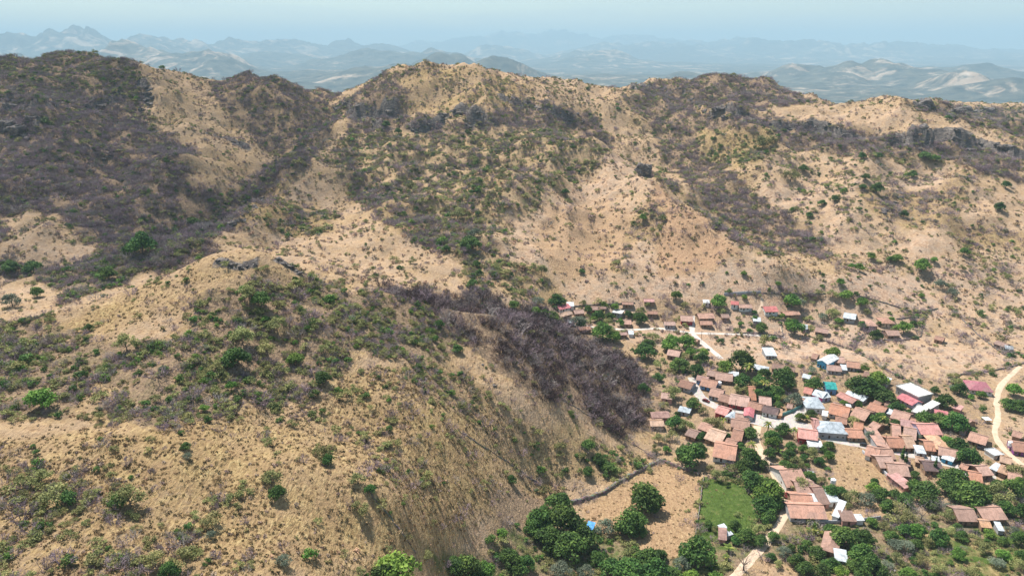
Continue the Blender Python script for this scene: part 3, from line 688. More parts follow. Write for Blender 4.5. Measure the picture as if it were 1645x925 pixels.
def ribbon(name, line, width, mat, lift=0.1, wob=0.25):
    c = line if isinstance(line, np.ndarray) else outline(line, False, 6.0)
    c = c[:, :2]
    for _ in range(2):                                    # soften the corners
        c[1:-1] = 0.25 * c[:-2] + 0.5 * c[1:-1] + 0.25 * c[2:]
    d = np.r_[0, np.cumsum(np.hypot(*np.diff(c, axis=0).T))]
    s = np.arange(0, d[-1], 1.5)
    c = np.c_[np.interp(s, d, c[:, 0]), np.interp(s, d, c[:, 1])]
    t = np.gradient(c, axis=0)
    t /= np.linalg.norm(t, axis=1)[:, None] + 1e-9
    nrm = np.c_[-t[:, 1], t[:, 0]]
    k = 7
    w = width * (1 + wob * (fbm(s / 6, s * 0 + len(name), 3, 12) - 0.5) * 2)
    off = np.linspace(-0.5, 0.5, k)
    xy = c[:, None, :] + nrm[:, None, :] * (w[:, None] * off[None, :])[:, :, None]
    z = ground(xy[..., 0].ravel(), xy[..., 1].ravel()).reshape(xy.shape[:2]) + lift
    z[:, 0] -= lift + 0.1
    z[:, -1] -= lift + 0.1
    me = mesh_np(name, np.c_[xy.reshape(-1, 2), z.ravel()], grid_faces(*xy.shape[:2]))
    smooth(me)
    BUILT.append(np.r_[xy[:, 0], xy[::-1, -1]])
    return add_obj(name, me, mat, kind='structure')

ribbon('village_street', '1112 606 1116 624 1128 641 1150 653 1182 662 1215 669 1245 674', 7.0, M['cobble'])
ribbon('plaza', '1212 672 1230 677 1252 680 1275 682 1300 690 1312 694', 15.0, M['cobble'], 0.16)
ribbon('hill_street', '1262 676 1280 666 1296 654 1312 646 1326 642', 6.0, M['cobble'], 0.12)
ribbon('lower_street', '1305 692 1320 702 1350 709 1405 719 1450 728 1490 737 1530 747 1562 757 1600 764', 6.0, M['cobble'], 0.12)
ribbon('south_track', '1217 684 1213 700 1216 716 1229 734 1240 756 1254 780 1262 802 1261 826 1246 852 1226 876 1202 902 1180 926 1170 945', 4.6, M['dirt'])
ribbon('east_track', '1640 588 1626 600 1606 620 1600 646 1605 668 1596 694 1606 714 1622 730 1645 748', 3.6, M['dirt'])
ribbon('upper_lane', '1113 507 1112 522 1110 534 1122 545 1135 556 1148 566 1160 577', 4.6, M['concrete'])
ribbon('crossing_lane', '900 519 960 526 1010 530 1060 527 1112 535 1160 536 1205 538 1262 541', 3.0, M['concrete'], 0.14)
ribbon('yard_lane', '1222 474 1227 490 1218 502 1206 512', 2.2, M['dirt'], 0.12)
ribbon('field_path', '1252 508 1255 524 1258 538', 2.2, M['dirt'], 0.12)

# ------------------------------------------------------------------ house materials
def roof_mat(name, col, kind):
    m, nt, b = new_mat(name)
    L = nt.links.new
    tc = nt.nodes.new('ShaderNodeTexCoord').outputs['Object']
    oi = nt.nodes.new('ShaderNodeObjectInfo')
    n1 = noise(nt, tc, 0.55, 5, 0.65, 0.3)
    n2 = noise(nt, tc, 2.6, 3, 0.6)
    dark = tuple(x * 0.5 for x in col)
    lite = tuple(min(0.85, x * 1.35 + 0.04) for x in col)
    c = ramp(nt, n1, [(0.3, dark), (0.5, col), (0.74, lite)])
    wv = nt.nodes.new('ShaderNodeTexWave')
    wv.bands_direction = 'X'
    wv.inputs['Distortion'].default_value = 0.6 if kind == 'tile' else 0.05
    wv.inputs['Scale'].default_value = 1.15 if kind == 'tile' else 2.0
    L(tc, wv.inputs['Vector'])
    if kind == 'tile':
        v = nt.nodes.new('ShaderNodeTexVoronoi')
        v.inputs['Scale'].default_value = 2.2
        L(tc, v.inputs['Vector'])
        c = mix(nt, 0.5, c, mix(nt, v.outputs['Distance'], tuple(x * 0.75 for x in col), lite))
        c = mix(nt, mth(nt, 'MULTIPLY', mth(nt, 'SUBTRACT', n2, 0.53), 3.0, True), c, (0.16, 0.115, 0.095))
        n3 = noise(nt, tc, 0.22, 3, 0.6)
        c = mix(nt, mth(nt, 'MULTIPLY', mth(nt, 'SUBTRACT', n3, 0.5), 3.0, True), c, (0.24, 0.16, 0.13))
        hs = nt.nodes.new('ShaderNodeHueSaturation')
        L(mth(nt, 'ADD', 0.8, mth(nt, 'MULTIPLY', oi.outputs['Random'], 0.4)), hs.inputs['Value'])
        L(mth(nt, 'ADD', 0.82, mth(nt, 'MULTIPLY', mth(nt, 'FRACT', mth(nt, 'MULTIPLY', oi.outputs['Random'], 7.3)), 0.3)), hs.inputs['Saturation'])
        L(c, hs.inputs['Color'])
        c = hs.outputs[0]
        bump(nt, b, wv.outputs['Fac'], 0.8, 0.12)
    else:
        rust = mth(nt, 'MULTIPLY', mth(nt, 'SUBTRACT', n1, 0.56), 3.0, True)
        c = mix(nt, mth(nt, 'MULTIPLY', rust, 0.5), c, (0.26, 0.15, 0.1))
        bump(nt, b, wv.outputs['Fac'], 0.6, 0.06)
        b.inputs['Roughness'].default_value = 0.6
    mps = nt.nodes.new('ShaderNodeMapping')
    mps.inputs['Scale'].default_value = (1.8, 0.22, 0.22)
    L(tc, mps.inputs[0])
    ns_ = noise(nt, mps.outputs[0], 1.0, 4, 0.7)
    c = mix(nt, mth(nt, 'MULTIPLY', mth(nt, 'SUBTRACT', ns_, 0.5), 2.2, True), c, tuple(x * 0.42 for x in col))
    L(c, b.inputs['Base Color'])
    return m

ROOFS = {   # key: (colour, kind, words)
 't': ((0.41, 0.205, 0.135), 'tile', 'orange clay-tiled'), 'tp': ((0.4, 0.235, 0.175), 'tile', 'pale terracotta-tiled'),
 'tb': ((0.3, 0.175, 0.13), 'tile', 'brown-tiled'), 'td': ((0.115, 0.078, 0.075), 'tile', 'dark weathered tiled'),
 'ta': ((0.46, 0.28, 0.175), 'tile', 'tan-tiled'), 'mg': ((0.45, 0.48, 0.5), 'metal', 'pale corrugated-metal-roofed'),
 'mb': ((0.34, 0.38, 0.41), 'metal', 'blue-grey metal-roofed'), 'mw': ((0.52, 0.53, 0.53), 'metal', 'white-roofed'),
 'rd': ((0.42, 0.13, 0.12), 'metal', 'red metal-roofed'), 'cr': ((0.42, 0.14, 0.15), 'metal', 'crimson-roofed'),
 'pk': ((0.48, 0.25, 0.22), 'tile', 'pink-roofed'), 'co': ((0.47, 0.2, 0.155), 'tile', 'coral-roofed'),
 'te': ((0.015, 0.25, 0.23), 'metal', 'teal-roofed'), 'ma': ((0.32, 0.075, 0.105), 'tile', 'maroon-roofed'),
 'ru': ((0.3, 0.18, 0.15), 'metal', 'rusty-roofed'), 'sl': ((0.6, 0.58, 0.54), 'slab', 'flat grey-roofed'),
 'bl': ((0.09, 0.3, 0.62), 'metal', 'blue-sheeted'),
}
for k, (c, kd, w) in ROOFS.items():
    M['roof_' + k] = roof_mat(w.replace(' ', '_').replace('-', '_'), c, kd)

def paint_mat(name, col):
    m, nt, b = new_mat(name)
    tc = nt.nodes.new('ShaderNodeTexCoord').outputs['Object']
    n1 = noise(nt, tc, 0.9, 5, 0.7, 0.4)
    c = ramp(nt, n1, [(0.3, tuple(x * 0.68 for x in col)), (0.6, col)])
    nt.links.new(c, b.inputs['Base Color'])
    return m
WALLS = {'w': ((0.72, 0.7, 0.66), 'white'), 'c': ((0.56, 0.45, 0.32), 'cream'), 'a': ((0.3, 0.19, 0.125), 'adobe'), 'y': ((0.37, 0.36, 0.36), 'grey'),
         'b': ((0.16, 0.3, 0.52), 'blue'), 'p': ((0.6, 0.12, 0.3), 'pink'), 'l': ((0.42, 0.4, 0.52), 'lavender'), 'r': ((0.38, 0.05, 0.05), 'red'),
         'o': ((0.6, 0.27, 0.13), 'orange'), 'u': ((0.2, 0.06, 0.2), 'purple'), 'k': ((0.5, 0.27, 0.22), 'rose'), 's': ((0.12, 0.45, 0.7), 'sky blue')}
for k, (c, w) in WALLS.items():
    M['wall_' + k] = paint_mat(w.replace(' ', '_') + '_wall', c)
M['door'] = paint_mat('wooden_door', (0.12, 0.065, 0.04))
M['frame'] = paint_mat('window_frame', (0.4, 0.36, 0.3))
m, nt, b = new_mat('dark_window_pane')
b.inputs['Base Color'].default_value = (0.02, 0.022, 0.025, 1)
b.inputs['Roughness'].default_value = 0.2
b.inputs['Specular IOR Level'].default_value = 0.5
M['pane'] = m

def unit_box(name):
    return box_mesh(name, -0.5, 0.5, -0.5, 0.5, 0, 1)
DOOR_ME, FRAME_ME, PANE_ME = unit_box('door'), unit_box('window_frame'), unit_box('window_pane')
DOOR_ME.materials.append(M['door']); FRAME_ME.materials.append(M['frame']); PANE_ME.materials.append(M['pane'])

def faces_mesh(name, verts, faces):
    me = bpy.data.meshes.new(name)
    me.from_pydata([tuple(v) for v in verts], [], faces)
    me.update()
    return me

# ax ay bx by = the two ends of the near eave as seen from the drone, depth in metres, roof form, roof, wall [wall height] [| landmark words]
HOUSES = """1118 611 1136 614 6 g ru b|house with rusty roof and blue wall at the head of the street|blue-walled street-head house
1124 620 1148 625 9 g tp b
1138 636 1158 640 9 g tp y
1153 644 1170 648 8 g tb a
1171 650 1201 654 11 g tp r
1201 655 1224 660 7 g tb a
1204 643 1215 644 15 g t a
1220 650 1239 652 9 g tp a
1214 640 1225 641 4 s mg y 2.2
1224 662 1248 667 7 g td w|dark-roofed white-walled corner house at the plaza|dark-roofed corner house
1249 667 1256 668 5 s ta o 2.2
1148 664 1166 668 8 g pk r
1164 671 1177 674 6 p mb w
1181 672 1193 673 5 g tp a
1194 669 1210 671 8 p cr w|crimson-roofed house with white gable by the plaza|crimson white-gabled house
1174 687 1203 689 8 g tb a
1131 707 1157 712 11 g ta a
1174 706 1191 708 10 g tp a
1163 715 1180 718 6 g tp w
1145 736 1180 739 13 g t w|big tiled house with white front south-west of the plaza|big white-fronted house
1046 684 1067 686 6 g ta a
1048 672 1076 673 6 g ru k
1089 661 1107 664 4 s mb y 2.2
1088 620 1108 627 8 g tb y
1135 603 1150 606 7 g tb a
1150 610 1176 613 9 g tp a
1170 603 1186 605 4 s mg y 2.4
1210 592 1232 597 6 g mg y|pale metal-roofed house behind the tall palm|house behind the palm
1231 571 1248 572 8 s mg y|pale metal-roofed house alone beside the fallow field|lone metal-roofed house
1240 592 1274 599 7 g tb a|long brown-tiled house above the dark green orchard|long brown-tiled house
1328 625 1345 626 8 g te b 3.4|blue-walled house with bright teal metal roof|teal-roofed house
1343 636 1368 648 6 g co y
1357 634 1380 641 4 s mg y 2.8
1304 634 1321 640 7 g mg p|grey-roofed house with a bright pink wall|pink-walled house
1322 640 1335 638 6 g mg l
1290 631 1303 634 7 g co c
1296 655 1325 657 11 h mb w 3|blue-grey hip-roofed hall above the plaza corner|grey hip-roofed hall
1331 664 1361 671 11 g t w
1365 668 1388 676 11 g tp a
1320 667 1329 669 4 s mw w 2.4
1360 655 1368 656 3 s mw w 2.4
1392 657 1418 665 8 g t l
1309 693 1318 694 12 g pk k
1317 694 1361 698 10 h mb y 3.6|long blue-grey metal-roofed hall right of the plaza|long grey hall
1363 703 1389 704 8 g t a
1409 690 1429 718 5 s t y 3
1430 719 1457 720 9 g t a
1458 720 1474 720 11 g ta a
1434 706 1448 708 15 g t a
1451 703 1471 707 11 g tp a
1473 728 1488 729 5 s mg y 2.4
1481 698 1514 698 10 g pk l 3.2|large pink-roofed house with lavender wall|large pink-roofed house
1447 684 1470 688 7 g pk a
1430 671 1456 679 10 g tp c
1488 724 1504 725 9 g t a
1506 722 1530 722 11 h ta a
1508 731 1538 737 8 g tp a
1512 736 1530 742 3 s mw s 2.2
1389 731 1410 737 9 g t w
1412 737 1439 738 9 g tp a
1415 752 1440 752 10 g tp a
1424 762 1452 784 4 s pk k 2.4
1430 763 1462 766 10 g tp a
1487 757 1516 758 8 g td a|dark brown-tiled house below the lower street|dark brown-tiled house
1557 773 1579 776 8 g t w|orange-roofed house with white front above big dark trees|white-fronted orange-roofed house
1578 765 1597 763 8 g tp a
1602 758 1617 763 7 g ta a
1588 752 1600 757 5 s mg y 2.4
1554 707 1582 715 9 g tp a|pale tile-roofed house with a black pickup outside|house with the pickup
1629 724 1656 728 9 g t u|orange-roofed house with purple wall at the right edge|purple-walled house
1598 733 1613 731 5 f mw w 2
1559 626 1595 631 11 h ma w|maroon hip-roofed house standing alone beside the east track|maroon-roofed house
1440 621 1474 638 9 f sl y 4.5|large white flat-roofed block with parapet|white flat-roofed block
1440 639 1464 651 7 g cr l|crimson-roofed house with lavender wall beside the flat-roofed block|crimson lavender-walled house
1464 662 1481 667 9 f sl y 3
1482 652 1494 657 7 s sl y 3
1501 668 1522 672 7 g cr c
1524 668 1552 681 6 g tp a
1530 655 1543 659 4 s pk k 2.4
1312 580 1329 585 12 p mw s 4|white-roofed house with sky blue gable|sky blue house
1338 582 1358 583 8 g tp a
1330 595 1352 597 7 g tp y
1361 590 1382 592 8 g tp y
1352 594 1361 595 5 s mg y 2.4
1302 575 1311 577 7 g tp a
1354 514 1373 516 9 g mg y|pale metal-roofed house high in the upper village|upper metal-roofed house
1309 533 1329 537 7 g tb a
1230 504 1250 506 9 g rd w|red-roofed house with white wall near the top lane|red-roofed white house
1261 507 1285 510 6 g tp a
1287 528 1297 530 7 g mb y
1392 526 1410 526 10 h tp a
1417 522 1438 523 9 h tp c
1427 540 1447 540 8 g tb a
1596 552 1614 558 6 g tb a|brown-tiled house in the far walled field|far brown-tiled house
1615 560 1628 562 5 g mb y 2.2
900 498 917 498 7 g cr w|crimson-roofed house below the boulder hill|upper crimson-roofed house
911 493 922 494 5 s mw w 2.4
924 505 939 505 6 g tp a
950 500 961 500 6 g tp a
965 498 974 498 4 g tb a
902 508 920 508 5 g ta a 2.2
983 503 998 508 6 f sl y 2.4
1001 521 1014 522 7 g tp a
1068 523 1085 524 6 g tp y
1094 517 1113 519 9 g tp r
1124 513 1148 514 8 g tp a
1126 522 1145 524 6 g tp a
1174 492 1186 493 6 g rd w
1188 497 1208 498 6 g tp w
1130 488 1140 489 4 s mw w 2.2
932 530 950 531 5 g tp a
986 539 1008 539 4 g ru a
1010 537 1018 538 4 s mg w 2.2
915 519 924 520 4 s mb y 2.2
1000 491 1017 492 4 g tb a
1035 487 1051 488 5 g pk a
1071 571 1090 574 8 g tp a
1097 541 1118 550 4 g tp a
1283 703 1313 708 9 g co r 4|coral-roofed house with tall dark red wall|dark red house
1300 717 1322 719 4 s mw w 2.6
1265 784 1299 781 14 g tp w
1284 799 1315 799 12 g tp a
1274 813 1308 815 9 g t a
1272 832 1328 834 10 g t y|long orange-tiled house fronting the south track|long orange-tiled house
1318 811 1334 810 13 g tb k
1333 807 1350 806 6 s mg w 2.6
1336 828 1347 832 9 s mw w 2.6
1304 806 1314 806 4 s mw w 3.2
1354 837 1376 838 5 s tb k 2.4
1377 836 1389 836 3 s mw w 2.4
1154 866 1167 868 7 g ru k 2.2
1168 861 1178 858 5 s mg y 2.2
1318 882 1345 890 12 h tp a|pale tiled hip-roofed house in the bottom orchard|orchard house
1342 900 1362 903 5 s mg y 2.4
1541 837 1573 838 9 g tp a
1582 836 1619 834 9 g tp a
1577 847 1594 848 5 g ta a 2.2
1563 822 1573 823 4 s mg y 2.4
1604 852 1614 853 4 s mg y 2.2
1573 817 1586 818 5 g ru k
1372 640 1386 645 5 s mg y 2.4
1420 651 1436 656 6 g tb y
1424 664 1438 668 6 s mg y 2.4
1336 652 1350 656 5 g tp y
1263 655 1272 657 5 g tp a
1278 645 1289 648 6 g tp c
1399 650 1410 654 6 g tb a
1395 684 1408 690 6 g tp a
1342 679 1360 682 6 g tp a
1371 687 1386 690 6 g t a
1452 676 1470 680 5 g tp a
1540 690 1552 694 5 g tp y
1470 742 1484 745 5 g ta a
1444 746 1462 750 6 g tp y
1498 745 1510 747 5 s mg y 2.4
1540 752 1552 756 5 g tp a
1620 772 1642 776 7 g tp a
1606 742 1624 746 6 g ta a
1625 700 1640 704 6 g tp a
1184 680 1200 682 6 g tp a
1120 690 1138 694 7 g tp a
1100 700 1116 704 7 g tb a
1062 640 1080 644 7 g tp k
1296 770 1306 772 5 s mg y 2.4
1386 604 1400 607 6 g tb a
1408 612 1424 617 6 s mg y 2.4
1288 606 1300 609 5 g mg y 2.4
1040 506 1056 507 5 g tb a
1160 512 1172 513 6 g tp a
1210 517 1222 519 5 s mg y 2.4
1500 545 1514 548 6 g tb a
940 850 951 853 4 s bl y 1.9|blue-sheeted shelter beside the biggest trees|blue shelter""".split('\n')

THINGS = []                                  # every thing: object, words, centre on the photograph, fixed label, category, group

def thing(o, words, cat, px, py, fixed=None, group=None, landmark=None):
    o['category'] = cat
    THINGS.append(dict(o=o, words=words, cat=cat, px=px, py=py, fixed=fixed, group=group, landmark=landmark))

def make_house(line):
    spec, _, mark = line.partition('|')
    f = spec.split()
    ax, ay, bx, by, dep = map(float, f[:5])
    form, rk, wk = f[5:8]
    hw = float(f[8]) if len(f) > 8 else 2.5
    dep *= 1.3
    mark, _, short = mark.partition('|')
    A, B = at([ax, bx], [ay, by], hw)
    ex = (B - A)[:2]
    L = float(np.hypot(*ex))
    ex = ex / L
    A[:2] -= ex * 0.04 * L
    L = min(max(L * 1.08, 2.5), 30.0)
    ey = np.array([-ex[1], ex[0]])
    if ey[1] < 0:
        ey = -ey
    corners = np.array([A[:2], A[:2] + ex * L, A[:2] + ex * L + ey * dep, A[:2] + ey * dep])
    BUILT.append(corners.mean(0) + (corners - corners.mean(0)) * 1.06)
    gz = ground(corners[:, 0], corners[:, 1])
    base = 0.65 * float(gz.mean()) + 0.35 * float(gz[:2].mean())
    e = add_obj('house' if L > 7 else 'shed', None)
    e.empty_display_size = 1
    R = Matrix(((ex[0], ey[0], 0, A[0]), (ex[1], ey[1], 0, A[1]), (0, 0, 1, base), (0, 0, 0, 1)))
    e.matrix_world = R
    ov = 0.35 if form in 'sf' else 0.5
    fo = ov + (0.5 if L > 9 and form == 'g' else 0.0)      # deeper shade in front: a veranda eave
    rise = {'g': dep / 2 * 0.40, 'p': L / 2 * 0.40, 's': dep * 0.15, 'h': min(dep, L) / 2 * 0.42, 'f': 0.0}[form]
    x0, x1, y0, y1 = ov, L - ov, fo, dep - ov
    yr = dep / 2
    # walls
    zl = -1.2
    def hz_(x, y):                                         # underside of the roof
        if form == 'g':
            return hw + rise * (1 - abs(y - yr) / yr)
        if form == 'p':
            return hw + rise * (1 - abs(x - L / 2) / (L / 2))
        if form == 's':
            return hw + rise * y / dep
        return hw + (0.1 if form == 'h' else 0)
    ring = [(x0, y0), (x1, y0)]
    if form == 'p':
        ring = [(x0, y0), (L / 2, y0), (x1, y0)]
    ring2 = [(x1, yr), (x1, y1)] if form == 'g' else [(x1, y1)]
    ring3 = [(L / 2, y1), (x0, y1)] if form == 'p' else [(x0, y1)]
    ring4 = [(x0, yr)] if form == 'g' else []
    ring = ring + ring2 + ring3 + ring4
    n = len(ring)
    v = [(x, y, zl) for x, y in ring] + [(x, y, hz_(x, y) - 0.03) for x, y in ring]
    fc = [(i, (i + 1) % n, n + (i + 1) % n, n + i) for i in range(n)]
    add_obj('wall', faces_mesh('wall', v, fc), M['wall_' + wk], e)
    # roof, with a little sag along its length
    ns = max(2, int(L / 2.2))
    th = 0.16
    v, fc = [], []
    if form in 'gs':
        prof = [(0, hw - 0.02), (yr * 0.5, hw + rise * 0.5), (yr, hw + rise), (yr * 1.5, hw + rise * 0.5), (dep, hw - 0.02)] if form == 'g' else [(0, hw), (yr, hw + rise / 2), (dep, hw + rise)]
        k = len(prof)
        for i in range(ns + 1):
            sag = random.uniform(-0.10, 0.07) if 0 < i < ns else 0
            for (y, z) in prof:
                v.append((L * i / ns, y, z + sag + random.uniform(-0.03, 0.03) + th))
            for (y, z) in prof:
                v.append((L * i / ns, y, z + sag))
        w = 2 * k
        for i in range(ns):
            a, b2 = i * w, (i + 1) * w
            for j in range(k - 1):
                fc.append((a + j, b2 + j, b2 + j + 1, a + j + 1))
                fc.append((a + k + j, a + k + j + 1, b2 + k + j + 1, b2 + k + j))
            fc.append((a, a + k, b2 + k, b2))
            fc.append((a + k - 1, b2 + k - 1, b2 + w - 1, a + w - 1))
        for a, flip in ((0, False), (ns * w, True)):
            for j in range(k - 1):
                q = (a + j, a + j + 1, a + k + j + 1, a + k + j)
                fc.append(q[::-1] if flip else q)
    elif form == 'p':
        for y in (0, dep):
            for (x, z) in ((0, hw), (L / 2, hw + rise), (L, hw)):
                v += [(x, y, z + th), (x, y, z)]
        fc = [(0, 2, 8, 6), (2, 4, 10, 8), (1, 7, 9, 3), (3, 9, 11, 5), (0, 1, 3, 2), (2, 3, 5, 4), (6, 8, 9, 7), (8, 10, 11, 9), (0, 6, 7, 1), (4, 5, 11, 10)]
    elif form == 'h':
        r_ = min(dep, L) / 2
        v = [(0, 0, hw), (L, 0, hw), (L, dep, hw), (0, dep, hw), (0, 0, hw + th), (L, 0, hw + th), (L, dep, hw + th), (0, dep, hw + th)]
        if L >= dep:
            v += [(r_, dep / 2, hw + rise + th), (L - r_ + 0.01, dep / 2, hw + rise + th)]
            fc = [(4, 5, 9, 8), (5, 6, 9), (6, 7, 8, 9), (7, 4, 8)]
        else:
            v += [(L / 2, r_, hw + rise + th), (L / 2, dep - r_ + 0.01, hw + rise + th)]
            fc = [(4, 5, 8), (5, 6, 9, 8), (6, 7, 9), (7, 4, 8, 9)]
        fc += [(0, 1, 5, 4), (1, 2, 6, 5), (2, 3, 7, 6), (3, 0, 4, 7), (3, 2, 1, 0)]
    else:
        q, t2 = 0.16, 0.3
        v = [(0, 0, hw), (L, 0, hw), (L, dep, hw), (0, dep, hw), (0, 0, hw + t2 + .35), (L, 0, hw + t2 + .35), (L, dep, hw + t2 + .35), (0, dep, hw + t2 + .35),
             (q, q, hw + t2 + .35), (L - q, q, hw + t2 + .35), (L - q, dep - q, hw + t2 + .35), (q, dep - q, hw + t2 + .35), (q, q, hw + t2), (L - q, q, hw + t2), (L - q, dep - q, hw + t2), (q, dep - q, hw + t2)]
        fc = [(0, 1, 5, 4), (1, 2, 6, 5), (2, 3, 7, 6), (3, 0, 4, 7), (3, 2, 1, 0), (12, 13, 14, 15)]
        for i in range(4):
            j = (i + 1) % 4
            fc += [(4 + i, 4 + j, 8 + j, 8 + i), (8 + i, 8 + j, 12 + j, 12 + i)]
    roof = add_obj('roof', faces_mesh('roof', v, fc), M['roof_' + rk], e)
    if form in 'gp' and ROOFS[rk][1] == 'tile':
        if form == 'g':
            cm = box_mesh('ridge_cap', 0.0, L, yr - 0.22, yr + 0.22, hw + rise + th - 0.12, hw + rise + th + 0.1)
        else:
            cm = box_mesh('ridge_cap', L / 2 - 0.22, L / 2 + 0.22, 0, dep, hw + rise + th - 0.12, hw + rise + th + 0.1)
        add_obj('ridge_cap', cm, M['roof_' + rk], roof)
    # openings on the near wall and one side wall
    def opening(kind, u_, side):
        if kind == 'door':
            o = add_obj('door', DOOR_ME, None, e)
            sc = (0.95, 0.1, min(2.0, hw - 0.4))
            z = 0.05
        else:
            o = add_obj('window', FRAME_ME, None, e)
            sc = (1.15, 0.1, 1.0)
            z = min(1.0, hw - 1.5)
            p = add_obj('pane', PANE_ME, None, o)
            p.scale = (0.78, 1.5, 0.76)
            p.location = (0, 0, 0.12)
        o.scale = sc
        if side == 'near':
            o.location = (x0 + u_ * (x1 - x0), y0, z)
        else:
            o.location = (x1 if side == 'right' else x0, y0 + u_ * (y1 - y0), z)
            o.rotation_euler = (0, 0, math.pi / 2)
    if L > 4.5:
        opening('door', 0.5 if L < 7 else 0.38, 'near')
    if L > 7:
        opening('window', 0.14, 'near')
        opening('window', 0.68, 'near')
        if L > 12:
            opening('window', 0.88, 'near')
    if dep > 5.5 and hw > 2.3:
        opening('window', 0.3, 'right')
        opening('window', 0.3, 'left')
    look = f"{ROOFS[rk][2]} {WALLS[wk][1]}-walled {'house' if L > 7 else 'shed'}"
    if form == 'h':
        look = look.replace('-roofed', ' hip-roofed').replace('-tiled', '-tiled hip-roofed')
    c = corners.mean(0)
    px, py, _ = to_px(c[0], c[1], base + hw)
    thing(e, look, 'house' if L > 7 else 'shed', float(px), float(py), mark or None, 'houses of the village' if L > 7 else 'sheds and lean-tos of the village', (short or mark) or None)
    return e

for ln in HOUSES:
    make_house(ln)

# ------------------------------------------------------------------ dry stone walls and hedge banks
def stone_mat():
    m, nt, b = new_mat('dry_stone')
    pos = nt.nodes.new('ShaderNodeNewGeometry').outputs['Position']
    v = nt.nodes.new('ShaderNodeTexVoronoi')
    v.inputs['Scale'].default_value = 1.6
    nt.links.new(pos, v.inputs['Vector'])
    n1 = noise(nt, pos, 1.2, 4, 0.6)
    c = mix(nt, 0.35, ramp(nt, n1, [(0.3, (0.085, 0.07, 0.058)), (0.7, (0.23, 0.19, 0.155))]), v.outputs['Color'], 'SOFT_LIGHT')
    nt.links.new(c, b.inputs['Base Color'])
    bump(nt, b, v.outputs['Distance'], 0.8, 0.2)
    return m
M['stone'] = stone_mat()
M['plaster'] = paint_mat('rendered_garden_wall', (0.42, 0.42, 0.43))
M['green_paint'] = paint_mat('green_painted_wall', (0.16, 0.34, 0.3))

def stone_wall(line, label, h=0.85, w=0.75, mat='stone', name='stone_wall', jag=0.5):
    c = outline(line, False, 6.0)[:, :2]
    d = np.r_[0, np.cumsum(np.hypot(*np.diff(c, axis=0).T))]
    s = np.arange(0, d[-1], 1.3)
    c = np.c_[np.interp(s, d, c[:, 0]), np.interp(s, d, c[:, 1])]
    c += (rng.random(c.shape) - 0.5) * jag
    t = np.gradient(c, axis=0)
    t /= np.linalg.norm(t, axis=1)[:, None] + 1e-9
    nr = np.c_[-t[:, 1], t[:, 0]]
    hh = h * (1 + jag * (rng.random(len(s)) - 0.5) * 1.1)
    ww = w * (1 + jag * (rng.random(len(s)) - 0.5))
    g = ground(c[:, 0], c[:, 1])
    rows = []
    for o_, zf in ((-0.6, -0.4), (-0.55, 0.55), (-0.3, 1.0), (0.3, 1.0), (0.55, 0.55), (0.6, -0.4)):
        xy = c + nr * (ww * o_)[:, None]
        rows.append(np.c_[xy, g + hh * zf + (rng.random(len(s)) - 0.5) * 0.2 * jag])
    v = np.stack(rows, 1)
    me = mesh_np(name, v.reshape(-1, 3), grid_faces(len(s), 6))
    o = add_obj(name, me, M[mat], group='field walls')
    px, py, _ = to_px(*c[len(c) // 2], g[len(c) // 2])
    thing(o, label, 'wall', float(px), float(py), label, 'field walls')
    WALL_LINES.append(c)
WALL_LINES = []
stone_wall('1386 537 1378 550 1370 563 1388 572 1422 593 1453 609 1490 628', 'dark stone wall running down from the upper village to the white flat-roofed block')
stone_wall('1523 614 1544 602 1588 597 1622 590 1650 582', 'curving dark stone wall behind the maroon hip-roofed house')
stone_wall('1539 507 1573 540 1609 567 1632 580', 'straight stone wall crossing the dry fields to the right edge')
stone_wall('1440 513 1474 509 1484 518 1479 541 1445 548 1417 546', 'looping stone wall enclosing the houses right of the upper village')
stone_wall('1298 540 1329 549 1370 563', 'low stone wall below the yellow field of the upper village')
stone_wall('1373 474 1422 487 1471 504 1508 496', 'long stone wall across the pasture above the upper village')
stone_wall('1225 471 1280 472 1329 472', 'straight dark wall at the top of the upper village')
stone_wall('1163 474 1195 472 1224 471', 'grey rendered wall behind the red-roofed yard', 2.0, 0.4, 'plaster', 'garden_wall', 0.1)
stone_wall('918 808 945 800 970 792 992 776 1030 756 1060 740', 'grey stone wall bending up along the dry field', 1.5, 1.5)
stone_wall('1060 740 1090 751 1128 765', 'dark hedge bank along the top of the dry field', 1.3, 1.1)
stone_wall('1130 767 1124 810 1118 862', 'thin wall between the dry field and the green field', 1.0, 0.5)
stone_wall('1060 740 1020 715 960 675 900 640', 'dark bank climbing the front hill below the leafless wood', 0.3, 0.4, jag=0.95)
stone_wall('735 690 790 725 850 765 885 792', 'dark fence bank crossing the front hill above the big trees', 0.35, 0.45, jag=0.95)
stone_wall('590 785 630 835 672 892', 'dark bank dividing the hay slope at the bottom of the front hill', 0.3, 0.4, jag=0.95)
stone_wall('630 545 680 590 725 635 745 660', 'thin dark bank running down the middle of the front hill', 0.3, 0.4, jag=0.95)
stone_wall('1256 668 1270 663 1285 655 1296 648', 'green painted wall along the hill street', 1.8, 0.35, 'green_paint', 'garden_wall', 0.1)
stone_wall('1385 726 1410 750 1436 776 1452 788', 'rendered wall along the right side of the hay field', 1.6, 0.4, 'plaster', 'garden_wall', 0.15)
stone_wall('1285 838 1340 840 1390 836 1418 832', 'grey wall in front of the long orange-tiled house', 1.5, 0.4, 'plaster', 'garden_wall', 0.15)
stone_wall('890 496 930 492 980 489 1020 487', 'dark wall at the foot of the boulder hill', 1.0, 0.8)
stone_wall('976 514 990 505 1003 494', 'grey slanting wall beside the flat-roofed ruin', 1.4, 0.6)
stone_wall('1235 747 1262 752 1300 760', 'grey roadside wall below the coral-roofed house', 1.4, 0.6)
